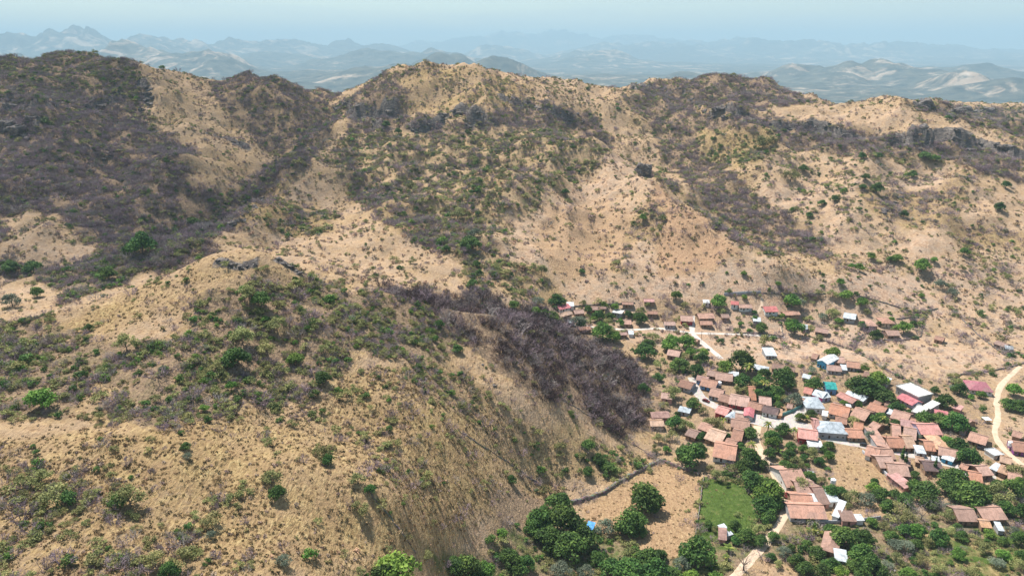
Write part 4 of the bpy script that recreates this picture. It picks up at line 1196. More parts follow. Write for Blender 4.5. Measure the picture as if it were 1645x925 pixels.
stone_wall('1255 517 1256 530 1258 541 1220 536 1180 535', 'stone wall around the walled paddock of the upper village', 1.0, 0.7)

# ------------------------------------------------------------------ rock: cliffs, ledges and the boulder on the spur
def rock_mat():
    m, nt, b = new_mat('weathered_rock')
    pos = nt.nodes.new('ShaderNodeNewGeometry').outputs['Position']
    mp = nt.nodes.new('ShaderNodeMapping')
    mp.inputs['Scale'].default_value = (0.3, 0.3, 1.6)
    nt.links.new(pos, mp.inputs[0])
    n1 = noise(nt, mp.outputs[0], 0.9, 6, 0.65, 0.6)
    n2 = noise(nt, pos, 0.35, 4, 0.6)
    c = ramp(nt, n1, [(0.3, (0.035, 0.032, 0.034)), (0.5, (0.1, 0.088, 0.085)), (0.74, (0.3, 0.26, 0.22))])
    c = mix(nt, mth(nt, 'MULTIPLY', mth(nt, 'SUBTRACT', n2, 0.55), 3.5, True), c, (0.4, 0.31, 0.22))
    nt.links.new(c, b.inputs['Base Color'])
    bump(nt, b, n1, 1.0, 1.0)
    return m
M['rock'] = rock_mat()

def rock_mesh(name, seed, n=34, flat=0.55):
    r_ = np.random.default_rng(seed)
    bm = bmesh.new()
    for _ in range(n):
        p = r_.uniform(-1, 1, 3)
        p /= max(np.abs(p) ** 3.0) ** (1 / 3.0) + 1e-6
        p *= r_.uniform(0.82, 1.0)
        bm.verts.new((p[0] * 0.5, p[1] * 0.5, p[2] * 0.5 * flat))
    h = bmesh.ops.convex_hull(bm, input=bm.verts)
    bmesh.ops.delete(bm, geom=[g for g in h['geom_interior'] if isinstance(g, bmesh.types.BMVert)], context='VERTS')
    bmesh.ops.subdivide_edges(bm, edges=bm.edges, cuts=2, use_grid_fill=True)
    for v in bm.verts:
        q = np.array(v.co) * 5 + seed
        f = 1 + 0.42 * (float(vnoise(np.array([q[0] + q[2]]), np.array([q[1] - q[2]]), seed)[0]) - 0.5)
        v.co = Vector((v.co.x * f, v.co.y * f, v.co.z * f))
    me = bpy.data.meshes.new(name)
    bm.to_mesh(me)
    bm.free()
    me.materials.append(M['rock'])
    return me
ROCKS = [rock_mesh('rock', 100 + i) for i in range(9)]

ORDINAL = 'first second third fourth fifth sixth seventh eighth ninth tenth eleventh twelfth thirteenth fourteenth fifteenth sixteenth seventeenth eighteenth nineteenth twentieth'.split()
def ledges(line, count, size, spread, label, group, tall=0.8, sink=0.16):
    """angular slabs of bedrock strung along an outcrop"""
    c = outline(line, False, 4.0)
    made = []
    count = min(20, int(count * 1.6))
    for i in range(count):
        f = (i + rng.random()) / count * (len(c) - 1)
        a = c[int(f)]
        x, y = a[0] + rng.normal() * spread, a[1] + rng.normal() * spread
        s = size * rng.uniform(0.3, 0.95)
        z = float(ground(x, y)[0])
        o = add_obj('rock_ledge', ROCKS[rng.integers(len(ROCKS))])
        o.location = (x, y, z - sink * s * tall)
        o.rotation_euler = (rng.normal() * 0.16, rng.normal() * 0.16, rng.normal() * 0.5)
        o.scale = (s * rng.uniform(0.9, 1.5), s * 0.95, s * tall * rng.uniform(0.9, 1.7))
        o['category'] = 'rock'
        o['group'] = group
        made.append((float(to_px(x, y, z)[0]), o))
    made.sort(key=lambda q: q[0])
    for i, (_, o) in enumerate(made):
        o['label'] = label + (', leftmost' if i == 0 else ', rightmost' if i == count - 1 else f', {ORDINAL[i]} from left')
ledges('0 178 40 172 60 190', 6, 17, 3, 'dark cliff slab on the left mountain at the left edge', 'cliff slabs at the left edge', 0.8)
ledges('0 205 25 202 55 212', 7, 20, 4, 'dark overhanging cliff block at the far left edge', 'overhanging cliff blocks', 0.9)
ledges('60 170 100 165 150 168 195 158', 9, 12, 4, 'ledge in the dark cliff band across the left mountain', 'cliff band ledges of the left mountain')
ledges('225 138 240 150 235 165 228 178', 8, 11, 3, 'pale stacked slab on the bare ridge of the left mountain', 'pale stacked slabs')
ledges('140 235 180 245 150 262', 5, 9, 5, 'rock jutting from scrub on the left mountainside', 'scattered rocks of the left mountainside')
ledges('555 172 570 185 590 192 610 188 640 186', 13, 10, 7, 'dark crag on the left shoulder of the central mountain', 'crags on the left shoulder')
ledges('665 205 700 200 720 190 735 180 760 188 780 192', 13, 10, 5, 'dark crag in the cliff band of the central mountain', 'central cliff band crags')
ledges('800 155 830 165 870 172 910 188 940 198', 9, 8, 5, 'grey crag below the right ridge of the central mountain', 'crags under the right ridge')
ledges('1015 142 1040 138 1060 140 1075 150', 7, 12, 5, 'rounded dark rock on the saddle skyline', 'saddle rocks')
ledges('1090 140 1110 165 1125 182 1160 178 1190 185', 11, 11, 6, 'dark crag below the north summit', 'crags below the north summit')
ledges('1200 196 1260 203 1320 210 1370 222', 11, 10, 5, 'ledge of the dark cliff band under the mesa, left half', 'mesa cliff ledges left')
ledges('1425 232 1460 232 1500 224 1530 222 1560 232 1600 240 1640 252', 19, 11, 4, 'ledge of the rocky cliff under the mesa, right half', 'mesa cliff ledges right', 0.8)
ledges('1480 168 1492 168', 3, 26, 4, 'square rock tower at the left end of the dark far hill', 'rock tower', 0.9)
ledges('1510 172 1560 174 1600 180', 6, 18, 6, 'dark rock on the crest of the dark far hill', 'far hill rocks')
ledges('348 420 362 422 390 428 420 420', 9, 3.2, 1.0, 'dark overhanging ledge on the front hill crest', 'front hill crest ledges', 0.55, 0.3)
ledges('440 415 462 424 478 436', 6, 4.5, 0.8, 'rock ledge on the right end of the front hill crest', 'front hill crest ledges right', 0.55, 0.3)
ledges('365 368 380 355 400 338 430 310', 7, 8, 2, 'rock rib on the crest of the left spur', 'rock rib of the left spur')
ledges('1418 318 1445 316 1420 345 1440 320', 5, 8, 2, 'black boulder lying on the open slope under the mesa', 'slope boulders', 0.8)
ledges('640 600 700 640 770 590 790 600 800 612', 6, 3.2, 4, 'pale rock on the front hill grass', 'pale rocks of the front hill', 0.7)
a = at(1034, 282)[0]
me = rock_mesh('boulder', 303, 46, 0.9)
o = add_obj('boulder', me)
o.location = (a[0], a[1], a[2] + 5.5)
o.scale = (16, 13, 15)
o.rotation_euler = (0.1, 0.2, 0.6)
thing(o, 'large dark boulder', 'boulder', 1035, 274, 'large split dark boulder perched on the spur of the central mountain', None, 'lone boulder')

# ------------------------------------------------------------------ plants: materials and shared meshes
def leaf_mat(name, dark, mid, lite, trans=0.25):
    m, nt, b = new_mat(name)
    L = nt.links.new
    oi = nt.nodes.new('ShaderNodeObjectInfo')
    a = attr(nt, 'tint').outputs['Fac']
    c = ramp(nt, a, [(0.0, dark), (0.55, mid), (1.0, lite)])
    hs = nt.nodes.new('ShaderNodeHueSaturation')
    L(mth(nt, 'ADD', 0.68, mth(nt, 'MULTIPLY', oi.outputs['Random'], 0.62)), hs.inputs['Value'])
    L(mth(nt, 'ADD', 0.472, mth(nt, 'MULTIPLY', mth(nt, 'FRACT', mth(nt, 'MULTIPLY', oi.outputs['Random'], 13.7)), 0.04)), hs.inputs['Hue'])
    L(c, hs.inputs['Color'])
    L(hs.outputs[0], b.inputs['Base Color'])
    b.inputs['Roughness'].default_value = 0.65
    tr = nt.nodes.new('ShaderNodeBsdfTranslucent')
    L(hs.outputs[0], tr.inputs['Color'])
    mx = nt.nodes.new('ShaderNodeMixShader')
    mx.inputs[0].default_value = trans
    L(b.outputs[0], mx.inputs[1])
    L(tr.outputs[0], mx.inputs[2])
    L(mx.outputs[0], nt.nodes['Material Output'].inputs[0])
    return m
M['leaf_D'] = leaf_mat('dark_leaves', (0.0234, 0.0546, 0.015), (0.0598, 0.127, 0.0275), (0.13, 0.221, 0.045))
M['leaf_B'] = leaf_mat('bright_leaves', (0.0517, 0.11, 0.0198), (0.103, 0.209, 0.033), (0.196, 0.308, 0.055))
M['leaf_O'] = leaf_mat('olive_leaves', (0.118, 0.139, 0.0499), (0.227, 0.24, 0.0858), (0.386, 0.37, 0.14))
M['leaf_S'] = leaf_mat('grey_green_leaves', (0.084, 0.112, 0.077), (0.147, 0.182, 0.119), (0.224, 0.252, 0.182))
M['leaf_P'] = leaf_mat('palm_fronds', (0.06, 0.09, 0.02), (0.12, 0.16, 0.03), (0.3, 0.29, 0.06))
M['twig'] = leaf_mat('bare_twigs', (0.142, 0.101, 0.111), (0.269, 0.195, 0.209), (0.441, 0.335, 0.346), 0.0)
M['twig_pale'] = leaf_mat('pale_bare_twigs', (0.18, 0.15, 0.138), (0.3, 0.258, 0.234), (0.456, 0.408, 0.372), 0.0)
M['twig_wood'] = leaf_mat('dark_bare_twigs', (0.0358, 0.0206, 0.0216), (0.0724, 0.0437, 0.0434), (0.128, 0.0826, 0.0751), 0.0)
M['bark'] = paint_mat('bark', (0.16, 0.125, 0.1))
M['tuft'] = leaf_mat('dry_grass_blades', (0.17, 0.115, 0.055), (0.36, 0.26, 0.125), (0.5, 0.385, 0.2), 0.1)
M['tuft_dark'] = leaf_mat('weedy_grass_blades', (0.075, 0.06, 0.03), (0.15, 0.125, 0.055), (0.25, 0.2, 0.1), 0.1)

def with_tint(me, per_face, k):
    t = me.attributes.new('tint', 'FLOAT', 'POINT')
    t.data.foreach_set('value', np.repeat(per_face, k).astype(np.float32))
    return me

def leaf_cloud(name, seed, lobes, n, leaf, shell=0.35, up=0.45):
    r_ = np.random.default_rng(seed)
    lobes = np.array(lobes, float)
    wt = (lobes[:, 3] * lobes[:, 4]) ** 1.0
    idx = r_.choice(len(lobes), n, p=wt / wt.sum())
    d = r_.normal(size=(n, 3))
    d /= np.linalg.norm(d, axis=1)[:, None]
    d[:, 2] = np.where(d[:, 2] < -0.35, -d[:, 2], d[:, 2])
    rad = 1 - shell * r_.random(n) ** 1.6
    c = lobes[idx, :3] + d * lobes[idx, 3:6] * rad[:, None]
    c += r_.normal(size=c.shape) * leaf * 0.35
    nrm = d * 0.8 + r_.normal(size=d.shape) * 0.55 + np.array([0, 0, up])
    nrm /= np.linalg.norm(nrm, axis=1)[:, None]
    a = np.cross(nrm, r_.normal(size=d.shape))
    a /= np.linalg.norm(a, axis=1)[:, None]
    b = np.cross(nrm, a)
    s = leaf * r_.uniform(0.55, 1.3, n)[:, None]
    v = np.stack([c - a * s * 0.5 - b * s * 0.2, c + b * s * -0.55 + a * s * 0.1, c + a * s * 0.55 + b * s * 0.1, c + b * s * 0.5 - a * s * 0.1], 1)
    me = mesh_np(name, v.reshape(-1, 3), np.arange(n * 4).reshape(n, 4))
    lobe_t = r_.random(len(lobes))
    return with_tint(me, np.clip(0.25 + 0.5 * lobe_t[idx] + r_.normal(size=n) * 0.2, 0, 1), 4)

def dome_lobes(r_, n, R, zc, zr, lobe=(0.3, 0.5)):
    out = []
    for i in range(n):
        a, q = r_.uniform(0, 2 * math.pi), math.sqrt(r_.random())
        s = R * r_.uniform(*lobe)
        x, y = math.cos(a) * q * (R - s * 0.8), math.sin(a) * q * (R - s * 0.8)
        z = zc + zr * (1 - q ** 2) * r_.uniform(0.15, 0.75) - zr * 0.25 * q + r_.normal() * 0.15
        out.append((x, y, z, s, s, s * r_.uniform(0.65, 0.9)))
    return out

def tubes(name, segs, sides=5):
    """segs: (p0, p1, r0, r1); one tapered limb each"""
    V, F = [], []
    for p0, p1, r0, r1 in segs:
        p0, p1 = Vector(p0), Vector(p1)
        q = (p1 - p0).to_track_quat('Z', 'Y')
        b0 = len(V)
        for p, r_ in ((p0, r0), (p1, r1)):
            for k in range(sides):
                a = 2 * math.pi * k / sides
                V.append(tuple(p + q @ Vector((math.cos(a) * r_, math.sin(a) * r_, 0))))
        for k in range(sides):
            F.append((b0 + k, b0 + (k + 1) % sides, b0 + sides + (k + 1) % sides, b0 + sides + k))
    return mesh_np(name, np.array(V), F)

def limbs_to(lobes, fork, r0, r_):
    segs = [((0, 0, -1.0), (0, 0, fork), r0, r0 * 0.75)]
    for lb in lobes:
        tip = Vector(lb[:3])
        mid = Vector((tip.x * 0.45, tip.y * 0.45, fork + (tip.z - fork) * 0.6))
        segs += [((0, 0, fork - 0.1), tuple(mid), r0 * 0.5, r0 * 0.3), (tuple(mid), tuple(tip), r0 * 0.3, r0 * 0.1)]
    return segs

def twig_segs(r_, n_stem, R, H, depth=3, lean=0.8):
    """branching wands from the ground up: list of (p0, p1, width)"""
    out = []
    def grow(p, d, ln, w, k):
        q = p + d * ln
        out.append((p, q, w))
        if k == 0:
            return
        for _ in range(3 if k > 1 else 4):
            d2 = d + r_.normal(size=3) * 0.5
            d2[2] = abs(d2[2]) * 0.8 + 0.15
            d2 /= np.linalg.norm(d2)
            grow(p + d * ln * r_.uniform(0.55, 1.0), d2, ln * r_.uniform(0.5, 0.75), w * 0.6, k - 1)
    for i in range(n_stem):
        a = r_.uniform(0, 2 * math.pi)
        d = np.array([math.cos(a) * lean * r_.uniform(0.2, 1), math.sin(a) * lean * r_.uniform(0.2, 1), 1.0])
        d /= np.linalg.norm(d)
        grow(np.array([math.cos(a) * 0.1 * R, math.sin(a) * 0.1 * R, -0.2]), d, H * 0.45, 0.11, depth - 1)
    return out

def twig_mesh(name, seed, n_stem, R, H, width=1.0, depth=3, lean=0.8):
    r_ = np.random.default_rng(seed)
    sg = twig_segs(r_, n_stem, R, H, depth, lean)
    V = []
    for p, q, w in sg:
        s = np.cross(q - p, r_.normal(size=3))
        s = s / (np.linalg.norm(s) + 1e-9) * w * width
        V += [p - s, p + s, q]
    n = len(sg)
    me = mesh_np(name, np.array(V), np.arange(n * 3).reshape(n, 3))
    return with_tint(me, r_.random(n), 3)

def palm_mesh(name, seed, n, ln, z0, droop=0.5, wide=0.5):
    r_ = np.random.default_rng(seed)
    V, F, T = [], [], []
    for i in range(n):
        a = 2 * math.pi * i / n + r_.normal() * 0.2
        el = r_.uniform(0.1, 1.1)
        l_ = ln * r_.uniform(0.75, 1.15)
        b0 = len(V)
        tt = r_.random()
        for k in range(6):
            t = k / 5
            rr = l_ * t * math.cos(el) + 0.05
            z = z0 + l_ * (t * math.sin(el) - droop * t * t * (0.7 + 0.5 * math.cos(el)))
            w = wide * (math.sin(math.pi * min(1, 0.12 + t * 0.88)) + 0.05)
            sx, sy = -math.sin(a) * w, math.cos(a) * w
            for s, dz in ((-1, -0.25 * w), (0, 0.12 * w), (1, -0.25 * w)):
                V.append((math.cos(a) * rr + sx * s, math.sin(a) * rr + sy * s, z + dz))
                T.append(min(1, max(0, tt + 0.3 * (t - 0.5))))
        for k in range(5):
            for s in (0, 1):
                F.append((b0 + k * 3 + s, b0 + k * 3 + s + 1, b0 + k * 3 + 4 + s, b0 + k * 3 + 3 + s))
    me = mesh_np(name, np.array(V), F)
    return with_tint(me, np.array(T), 1)

TREES = {}
def add_tree_kind(key, count, mat, n, leaf, lobes_n, R, zc, zr, fork, r0, shell=0.35, lobe=(0.3, 0.5)):
    for i in range(count):
        r_ = np.random.default_rng(hash_seed(key, i))
        lb = dome_lobes(r_, lobes_n, R, zc, zr, lobe)
        crown = leaf_cloud('crown', hash_seed(key, i) + 1, lb, n, leaf, shell)
        crown.materials.append(M[mat])
        trunk = tubes('trunk', limbs_to(lb[:7], fork, r0, r_))
        trunk.materials.append(M['bark'])
        TREES.setdefault(key, []).append((crown, trunk))
def hash_seed(key, i):
    return sum(ord(c) * 31 for c in key) + i * 101
add_tree_kind('D', 5, 'leaf_D', 2300, 0.6, 20, 5.0, 3.3, 4.4, 1.8, 0.34, 0.3, (0.28, 0.46))
add_tree_kind('B', 4, 'leaf_B', 1900, 0.6, 17, 5.0, 3.4, 3.8, 1.9, 0.3, 0.35, (0.28, 0.46))
add_tree_kind('O', 4, 'leaf_O', 1200, 0.48, 15, 5.0, 3.2, 3.8, 1.6, 0.26, 0.7, (0.28, 0.48))
add_tree_kind('S', 3, 'leaf_S', 1300, 0.48, 15, 5.0, 3.2, 3.9, 1.6, 0.26, 0.6)
for i in range(3):
    cr = twig_mesh('crown', 900 + i, 9, 5, 9.0, 0.75, 5, 1.0)
    cr.materials.append(M['twig_pale'])
    tr = tubes('trunk', [((0, 0, -1), (0, 0, 2.4), 0.35, 0.25)] + [((0, 0, 2.2), (math.cos(a) * 1.8, math.sin(a) * 1.8, 4.5), 0.16, 0.07) for a in np.arange(0, 6.2, 1.05)])
    tr.materials.append(M['bark'])
    TREES.setdefault('G', []).append((cr, tr))
for i in range(3):
    cr = palm_mesh('crown', 950 + i, 15, 3.6, 6.4, 0.6, 0.42)
    cr.materials.append(M['leaf_P'])
    tr = tubes('trunk', [((0, 0, -1), (0.15, 0.1, 3), 0.2, 0.16), ((0.15, 0.1, 3), (0, 0, 6.5), 0.16, 0.12)])
    tr.materials.append(M['bark'])
    TREES.setdefault('P', []).append((cr, tr))
for i in range(2):
    cr = palm_mesh('crown', 970 + i, 11, 2.6, 1.8, 0.35, 0.55)
    cr.materials.append(M['leaf_P'])
    tr = tubes('trunk', [((0, 0, -0.6), (0.05, 0, 2.0), 0.22, 0.15)])
    tr.materials.append(M['bark'])
    TREES.setdefault('N', []).append((cr, tr))
cy_l = [(0, 0, z, 1.0 * (1 - abs(z - 3.5) / 6.5), 1.0 * (1 - abs(z - 3.5) / 6.5), 1.2) for z in np.arange(1, 9, 1.0)]
cr = leaf_cloud('crown', 980, cy_l, 700, 0.4)
cr.materials.append(M['leaf_D'])
tr = tubes('trunk', [((0, 0, -0.5), (0, 0, 4), 0.18, 0.1)])
tr.materials.append(M['bark'])
TREES['C'] = [(cr, tr)]
TREE_W = dict(D=10.0, B=10.0, O=10.0, S=10.0, G=10.0, P=6.4, N=4.6, C=2.0)
TREE_H = dict(D=8.8, B=8.4, O=8.0, S=8.4, G=9.5, P=8.4, N=3.6, C=9.0)
TREE_WORDS = dict(D='dark green tree', B='bright green tree', O='thin olive tree', S='grey-green tree', G='leafless grey tree', P='palm tree', N='yellow-green banana plant', C='slim dark cypress')
TREE_NAME = dict(D='broadleaf_tree', B='broadleaf_tree', O='thin_tree', S='grey_green_tree', G='bare_tree', P='palm_tree', N='banana_plant', C='cypress_tree')

# crown centre column, row, crown width (photograph), kind
TREE_SPOTS = """1430 860 22 D;1420 845 20 O;1400 838 18 B;1520 825 24 O;1545 860 20 D;1580 880 22 O;1610 890 20 B;1640 892 22 D;1470 872 20 D;1440 895 22 O;1415 918 24 D;1385 922 24 D;1350 918 22 B;1250 905 18 O;1238 892 16 D;1242 862 18 D;1180 842 18 D;1170 853 14 B;1150 850 14 O;1140 842 16 D;1362 812 14 O;1426 812 22 D;1512 816 26 G;1526 812 22 S;1602 777 20 D;1588 786 22 D;1568 752 16 D;1530 758 16 B;1470 762 14 D;1404 772 12 D;1322 722 12 D;1270 716 18 D;1226 746 18 D;1170 726 14 D;1126 700 16 D;1112 690 16 O;1080 700 22 O;1058 704 20 O;1052 720 18 O;1042 660 18 O;1130 660 16 O;1210 632 20 D;1226 626 18 P;1250 650 14 D;1260 642 16 O;1300 646 10 D;1385 667 12 D;1440 692 10 D;1462 662 12 D;1500 690 18 D;1560 692 14 D;1340 612 14 G;1360 606 12 G;1420 600 14 G;1380 611 14 O;1330 600 10 G;1055 690 26 G;1076 708 26 G;1060 655 22 G;1100 715 20 G;865 483 22 S;894 482 26 D;826 490 18 B;861 501 18 B;887 509 25 B;874 505 16 B;937 487 14 O;944 498 14 D;960 507 20 D;981 507 15 D;1009 506 13 D;996 519 14 B;1028 513 22 D;1030 500 16 O;928 514 26 S;934 520 16 D;976 518 20 O;968 533 32 B;986 541 24 B;1048 540 20 O;956 512 14 B;970 490 12 B;988 493 12 B;
1036 566 30 D;1040 552 22 D;1079 552 30 B;1103 549 28 B;1072 558 18 B;1108 566 20 B;1090 585 28 D;1061 585 22 O;1126 575 22 D;1118 596 24 D;1142 584 14 O;1165 589 26 B;1191 583 40 D;1056 605 16 D;1033 624 18 D;1080 632 30 O;1066 650 16 O;1113 648 22 D;1201 598 22 P;1193 612 28 D;1128 566 18 B;1100 572 16 O;
1155 484 26 B;1086 475 16 B;1101 489 14 O;1196 478 10 B;1212 501 9 D;1212 511 9 B;1190 520 10 B;1223 527 19 D;1228 548 22 O;1205 520 8 O;1160 500 16 O;
1272 485 25 B;1284 487 20 S;1337 472 18 O;1359 474 20 B;1383 485 21 B;1350 453 12 B;1480 475 9 B;1256 508 10 B;1276 527 28 B;1267 520 16 D;1322 509 16 S;1339 502 24 O;1347 515 14 B;1386 522 15 D;1413 520 10 D;1407 539 21 D;1451 526 26 B;1466 519 10 D;1432 513 10 B;1338 566 24 B;1388 592 14 B;1409 600 12 O;1305 594 14 S;1326 492 12 G;1392 500 14 O;1300 512 14 O;
1253 611 38 D;1241 627 30 D;1305 616 28 D;1274 642 26 S;1262 600 24 D;1220 612 24 D;1208 618 18 O;1228 600 20 D;1218 635 20 D;1232 638 22 D;1244 641 16 B;1183 625 14 O;1196 626 18 O;1270 618 16 D;
1394 622 44 D;1376 620 34 D;1419 637 34 D;1409 612 30 B;1501 627 14 D;1541 625 22 D;1530 622 12 S;1518 645 26 D;1506 646 16 D;1560 638 10 B;1575 633 16 B;1627 628 24 B;1620 648 24 D;1638 652 26 D;1355 648 14 B;1378 649 12 D;1412 674 24 D;1400 672 16 D;1303 664 16 D;1285 670 16 D;1295 672 11 N;1484 672 28 D;1508 674 30 D;1530 678 36 D;1545 684 22 D;1370 676 22 O;1438 656 22 D;1448 652 12 D;1463 675 12 D;1436 682 18 D;1416 681 15 P;1399 700 20 S;1473 700 14 S;1495 709 14 N;1521 708 20 B;1537 716 30 D;1555 735 34 D;1545 726 24 D;1447 736 6 C;1453 742 5 C;1500 750 5 C;
1085 680 26 D;1100 684 26 O;1088 664 10 D;1110 733 42 D;1098 725 26 D;1122 722 22 D;1070 722 14 B;1150 680 30 O;1166 700 16 D;1160 682 12 P;1138 676 18 O;1206 694 24 D;1190 716 14 D;1202 736 34 D;1206 722 16 P;1195 750 30 D;1180 752 20 O;1232 690 16 P;1240 702 26 D;1258 690 22 D;1240 713 24 B;1250 724 14 N;1266 730 20 D;1236 727 20 D;1274 699 11 P;1290 721 16 D;1330 714 18 D;1330 731 20 B;1304 729 24 O;1280 743 22 O;1316 740 18 D;1292 735 14 D;1262 745 20 D;
1035 800 50 D;1048 808 28 D;1012 838 44 D;998 846 28 D;1025 852 24 D;971 846 30 S;1118 884 50 D;1104 892 26 D;1208 768 38 D;1236 790 44 B;1222 778 30 D;1226 812 36 D;1244 806 26 D;1230 830 26 D;1196 858 28 D;1218 850 20 O;1208 873 13 N;1222 868 22 D;1182 866 16 D;1166 894 13 N;1148 909 15 N;1170 880 16 N;1194 898 44 G;1094 904 28 S;1060 890 24 D;1040 898 40 D;1054 918 44 D;1012 912 44 D;1080 920 30 D;1110 925 24 B;1150 925 22 B;1150 762 24 O;1165 772 18 O;1140 752 14 O;
1258 884 24 S;1270 880 14 D;1280 900 26 D;1294 912 28 D;1322 915 24 D;1310 884 26 D;1296 874 16 D;1338 905 22 D;1308 853 11 N;1298 850 10 N;1318 856 11 N;1332 851 22 D;1288 778 34 O;1272 757 26 D;1320 772 20 O;1332 788 26 D;1300 765 22 D;1308 790 18 D;1350 790 24 D;
1365 796 28 O;1389 800 30 S;1415 795 26 D;1402 784 20 B;1437 795 20 D;1453 803 26 D;1482 785 40 D;1468 780 24 B;1491 803 28 D;1531 768 40 D;1520 784 30 D;1555 792 46 D;1540 800 30 D;1566 810 32 D;1580 800 26 D;1601 795 40 O;1631 756 34 O;1625 784 32 D;1639 822 28 D;1612 815 26 D;1595 815 22 S;1636 775 18 B;1465 818 36 G;1502 806 26 G;1480 824 24 G;1440 815 26 O;1453 848 24 D;1471 852 26 B;1507 862 28 D;1457 830 28 O;1501 842 12 D;1537 844 14 D;1525 850 18 O;1490 870 18 O;
1355 862 40 D;1342 850 22 D;1391 862 26 D;1375 858 20 D;1383 890 36 D;1397 904 34 D;1370 905 24 D;1415 886 16 O;1372 880 20 B;1330 905 20 D;1565 866 22 O;1587 856 20 B;1609 866 16 D;1639 866 28 D;1625 850 20 S;1437 872 24 S;1453 875 28 S;1501 906 28 O;1457 922 28 B;1480 898 22 O;1540 890 20 B;1600 900 24 S;1560 915 22 O;1635 905 26 O;1425 905 20 S;
636 914 70 B;616 918 36 D;728 904 30 D;750 912 44 D;778 914 32 B;765 922 30 D;819 893 34 D;843 906 30 D;830 912 26 D;686 890 18 O;806 855 18 B;895 803 40 D;872 832 48 D;905 838 60 D;936 862 46 D;880 862 44 D;915 876 50 D;858 848 30 D;901 914 32 S;940 916 28 S;958 894 26 D;983 912 36 D;822 770 17 D;944 714 20 D;961 737 19 D;945 757 18 D;977 750 22 D;970 742 16 D;
68 640 42 B;476 576 28 B;372 620 18 B;328 655 15 B;335 673 13 D;518 606 24 D;143 526 16 D;204 552 34 O;273 640 13 D;299 716 15 D;301 732 14 S;520 730 28 O;528 738 20 D;440 764 32 O;445 790 26 D;210 798 44 O;190 804 26 D;92 793 42 O;110 800 26 D;68 765 34 O;457 898 26 S;340 832 32 O;338 858 18 S;250 898 34 O;290 900 40 O;275 915 30 D;575 768 24 O;595 785 18 D;578 815 30 O;510 725 16 O;520 560 18 O;400 470 34 O;420 480 30 D;445 520 30 O;390 540 36 O;380 575 40 D;350 590 26 O;430 560 28 O;160 670 18 O;705 520 16 D;700 545 12 D;735 560 18 D;
717 400 13 D;756 392 30 D;762 375 22 S;735 342 28 O;230 393 40 D;212 400 24 D;310 355 20 D;175 440 24 D;60 470 20 D;20 482 28 S;20 428 26 D;55 430 26 D;620 200 12 D;640 212 12 D;1408 303 20 D;1390 285 12 D;1386 300 11 D;1320 325 12 D;1340 320 12 D;1300 345 12 D;1480 428 28 B;1400 412 13 B;1440 415 18 B;1430 417 12 D;1368 428 11 B;1380 430 14 B;1500 418 11 B;1548 405 16 B;1615 297 14 D;1605 333 16 D;1502 255 15 B;1485 250 18 D;1410 250 13 D;1384 252 12 D;1290 270 14 D;1270 283 26 O;1225 230 26 O;1240 226 18 O;908 308 12 D;1465 280 14 D;1451 345 14 D;1530 470 18 S;1510 455 20 S;1690 700 20 D;770 440 14 D;765 425 14 D;760 455 16 D;935 435 10 D;870 435 20 O;1033 350 12 B;1250 455 10 B;1195 440 10 B;1040 490 10 O;1590 450 16 O;1545 430 12 O;1620 445 12 O"""
tree_things = []
for i, s in enumerate(TREE_SPOTS.replace('\n', '').split(';')):
    px, py, w, key = s.split()
    px, py, w = float(px), float(py), float(w)
    h_ratio = TREE_H[key] / TREE_W[key]
    foot = at(px, min(py + 0.42 * w * h_ratio, 990))[0]
    _, _, dep = to_px(*foot)
    wm = w * float(dep) / FPX * 1.2
    sc = wm / TREE_W[key]
    if key == 'P':
        sc = min(max(sc, 0.9), 1.35)
    crown, trunk = TREES[key][(i * 7) % len(TREES[key])]
    e = add_obj(TREE_NAME[key], None)
    e.location = foot
    e.rotation_euler = (0, 0, random.uniform(0, 6.28))
    sq = random.uniform(0.9, 1.15)
    e.scale = (sc, sc * random.uniform(0.9, 1.1), sc * sq)
    add_obj('trunk', trunk, None, e)
    add_obj('crown', crown, None, e)
    size = 'large ' if wm > 10.5 else ('small ' if wm < 5.5 else '')
    thing(e, size + TREE_WORDS[key], 'palm' if key in 'P' else ('plant' if key == 'N' else 'tree'), px, py, None, 'trees of the village and hills')
    BUILT.append(np.array([(foot[0] + math.cos(a) * wm * 0.3, foot[1] + math.sin(a) * wm * 0.3) for a in np.arange(0, 6.2, 0.9)]))

# ------------------------------------------------------------------ cars, tanks, poles and a canopy in the village
def car_mat(name, col):
    m, nt, b = new_mat(name)
    b.inputs['Base Color'].default_value = (*col, 1)
    b.inputs['Roughness'].default_value = 0.35
    b.inputs['Specular IOR Level'].default_value = 0.5
    return m
M['car_red'] = car_mat('dark_red_car_paint', (0.12, 0.012, 0.012))
M['car_black'] = car_mat('black_car_paint', (0.015, 0.016, 0.02))
M['car_white'] = car_mat('white_car_paint', (0.7, 0.7, 0.7))
M['rubber'] = car_mat('tyre_rubber', (0.02, 0.02, 0.02))
M['rim'] = car_mat('wheel_rim', (0.4, 0.4, 0.42))
M['lamp'] = car_mat('lamp_glass', (0.7, 0.7, 0.65))

def extrude_profile(name, prof, w, w_top=None):
    """side profile (x,z) drawn out to width w, upper points drawn in"""
    n = len(prof)
    zt = max(z for _, z in prof)
    v = []
    for s in (-1, 1):
        for x, z in prof:
            ww = w / 2 if (w_top is None or z < 0.95) else w_top / 2
            v.append((x, s * ww, z))
    f = [tuple(range(n))[::-1], tuple(range(n, 2 * n))]
    f += [(i, (i + 1) % n, n + (i + 1) % n, n + i) for i in range(n)]
    return faces_mesh(name, v, f)

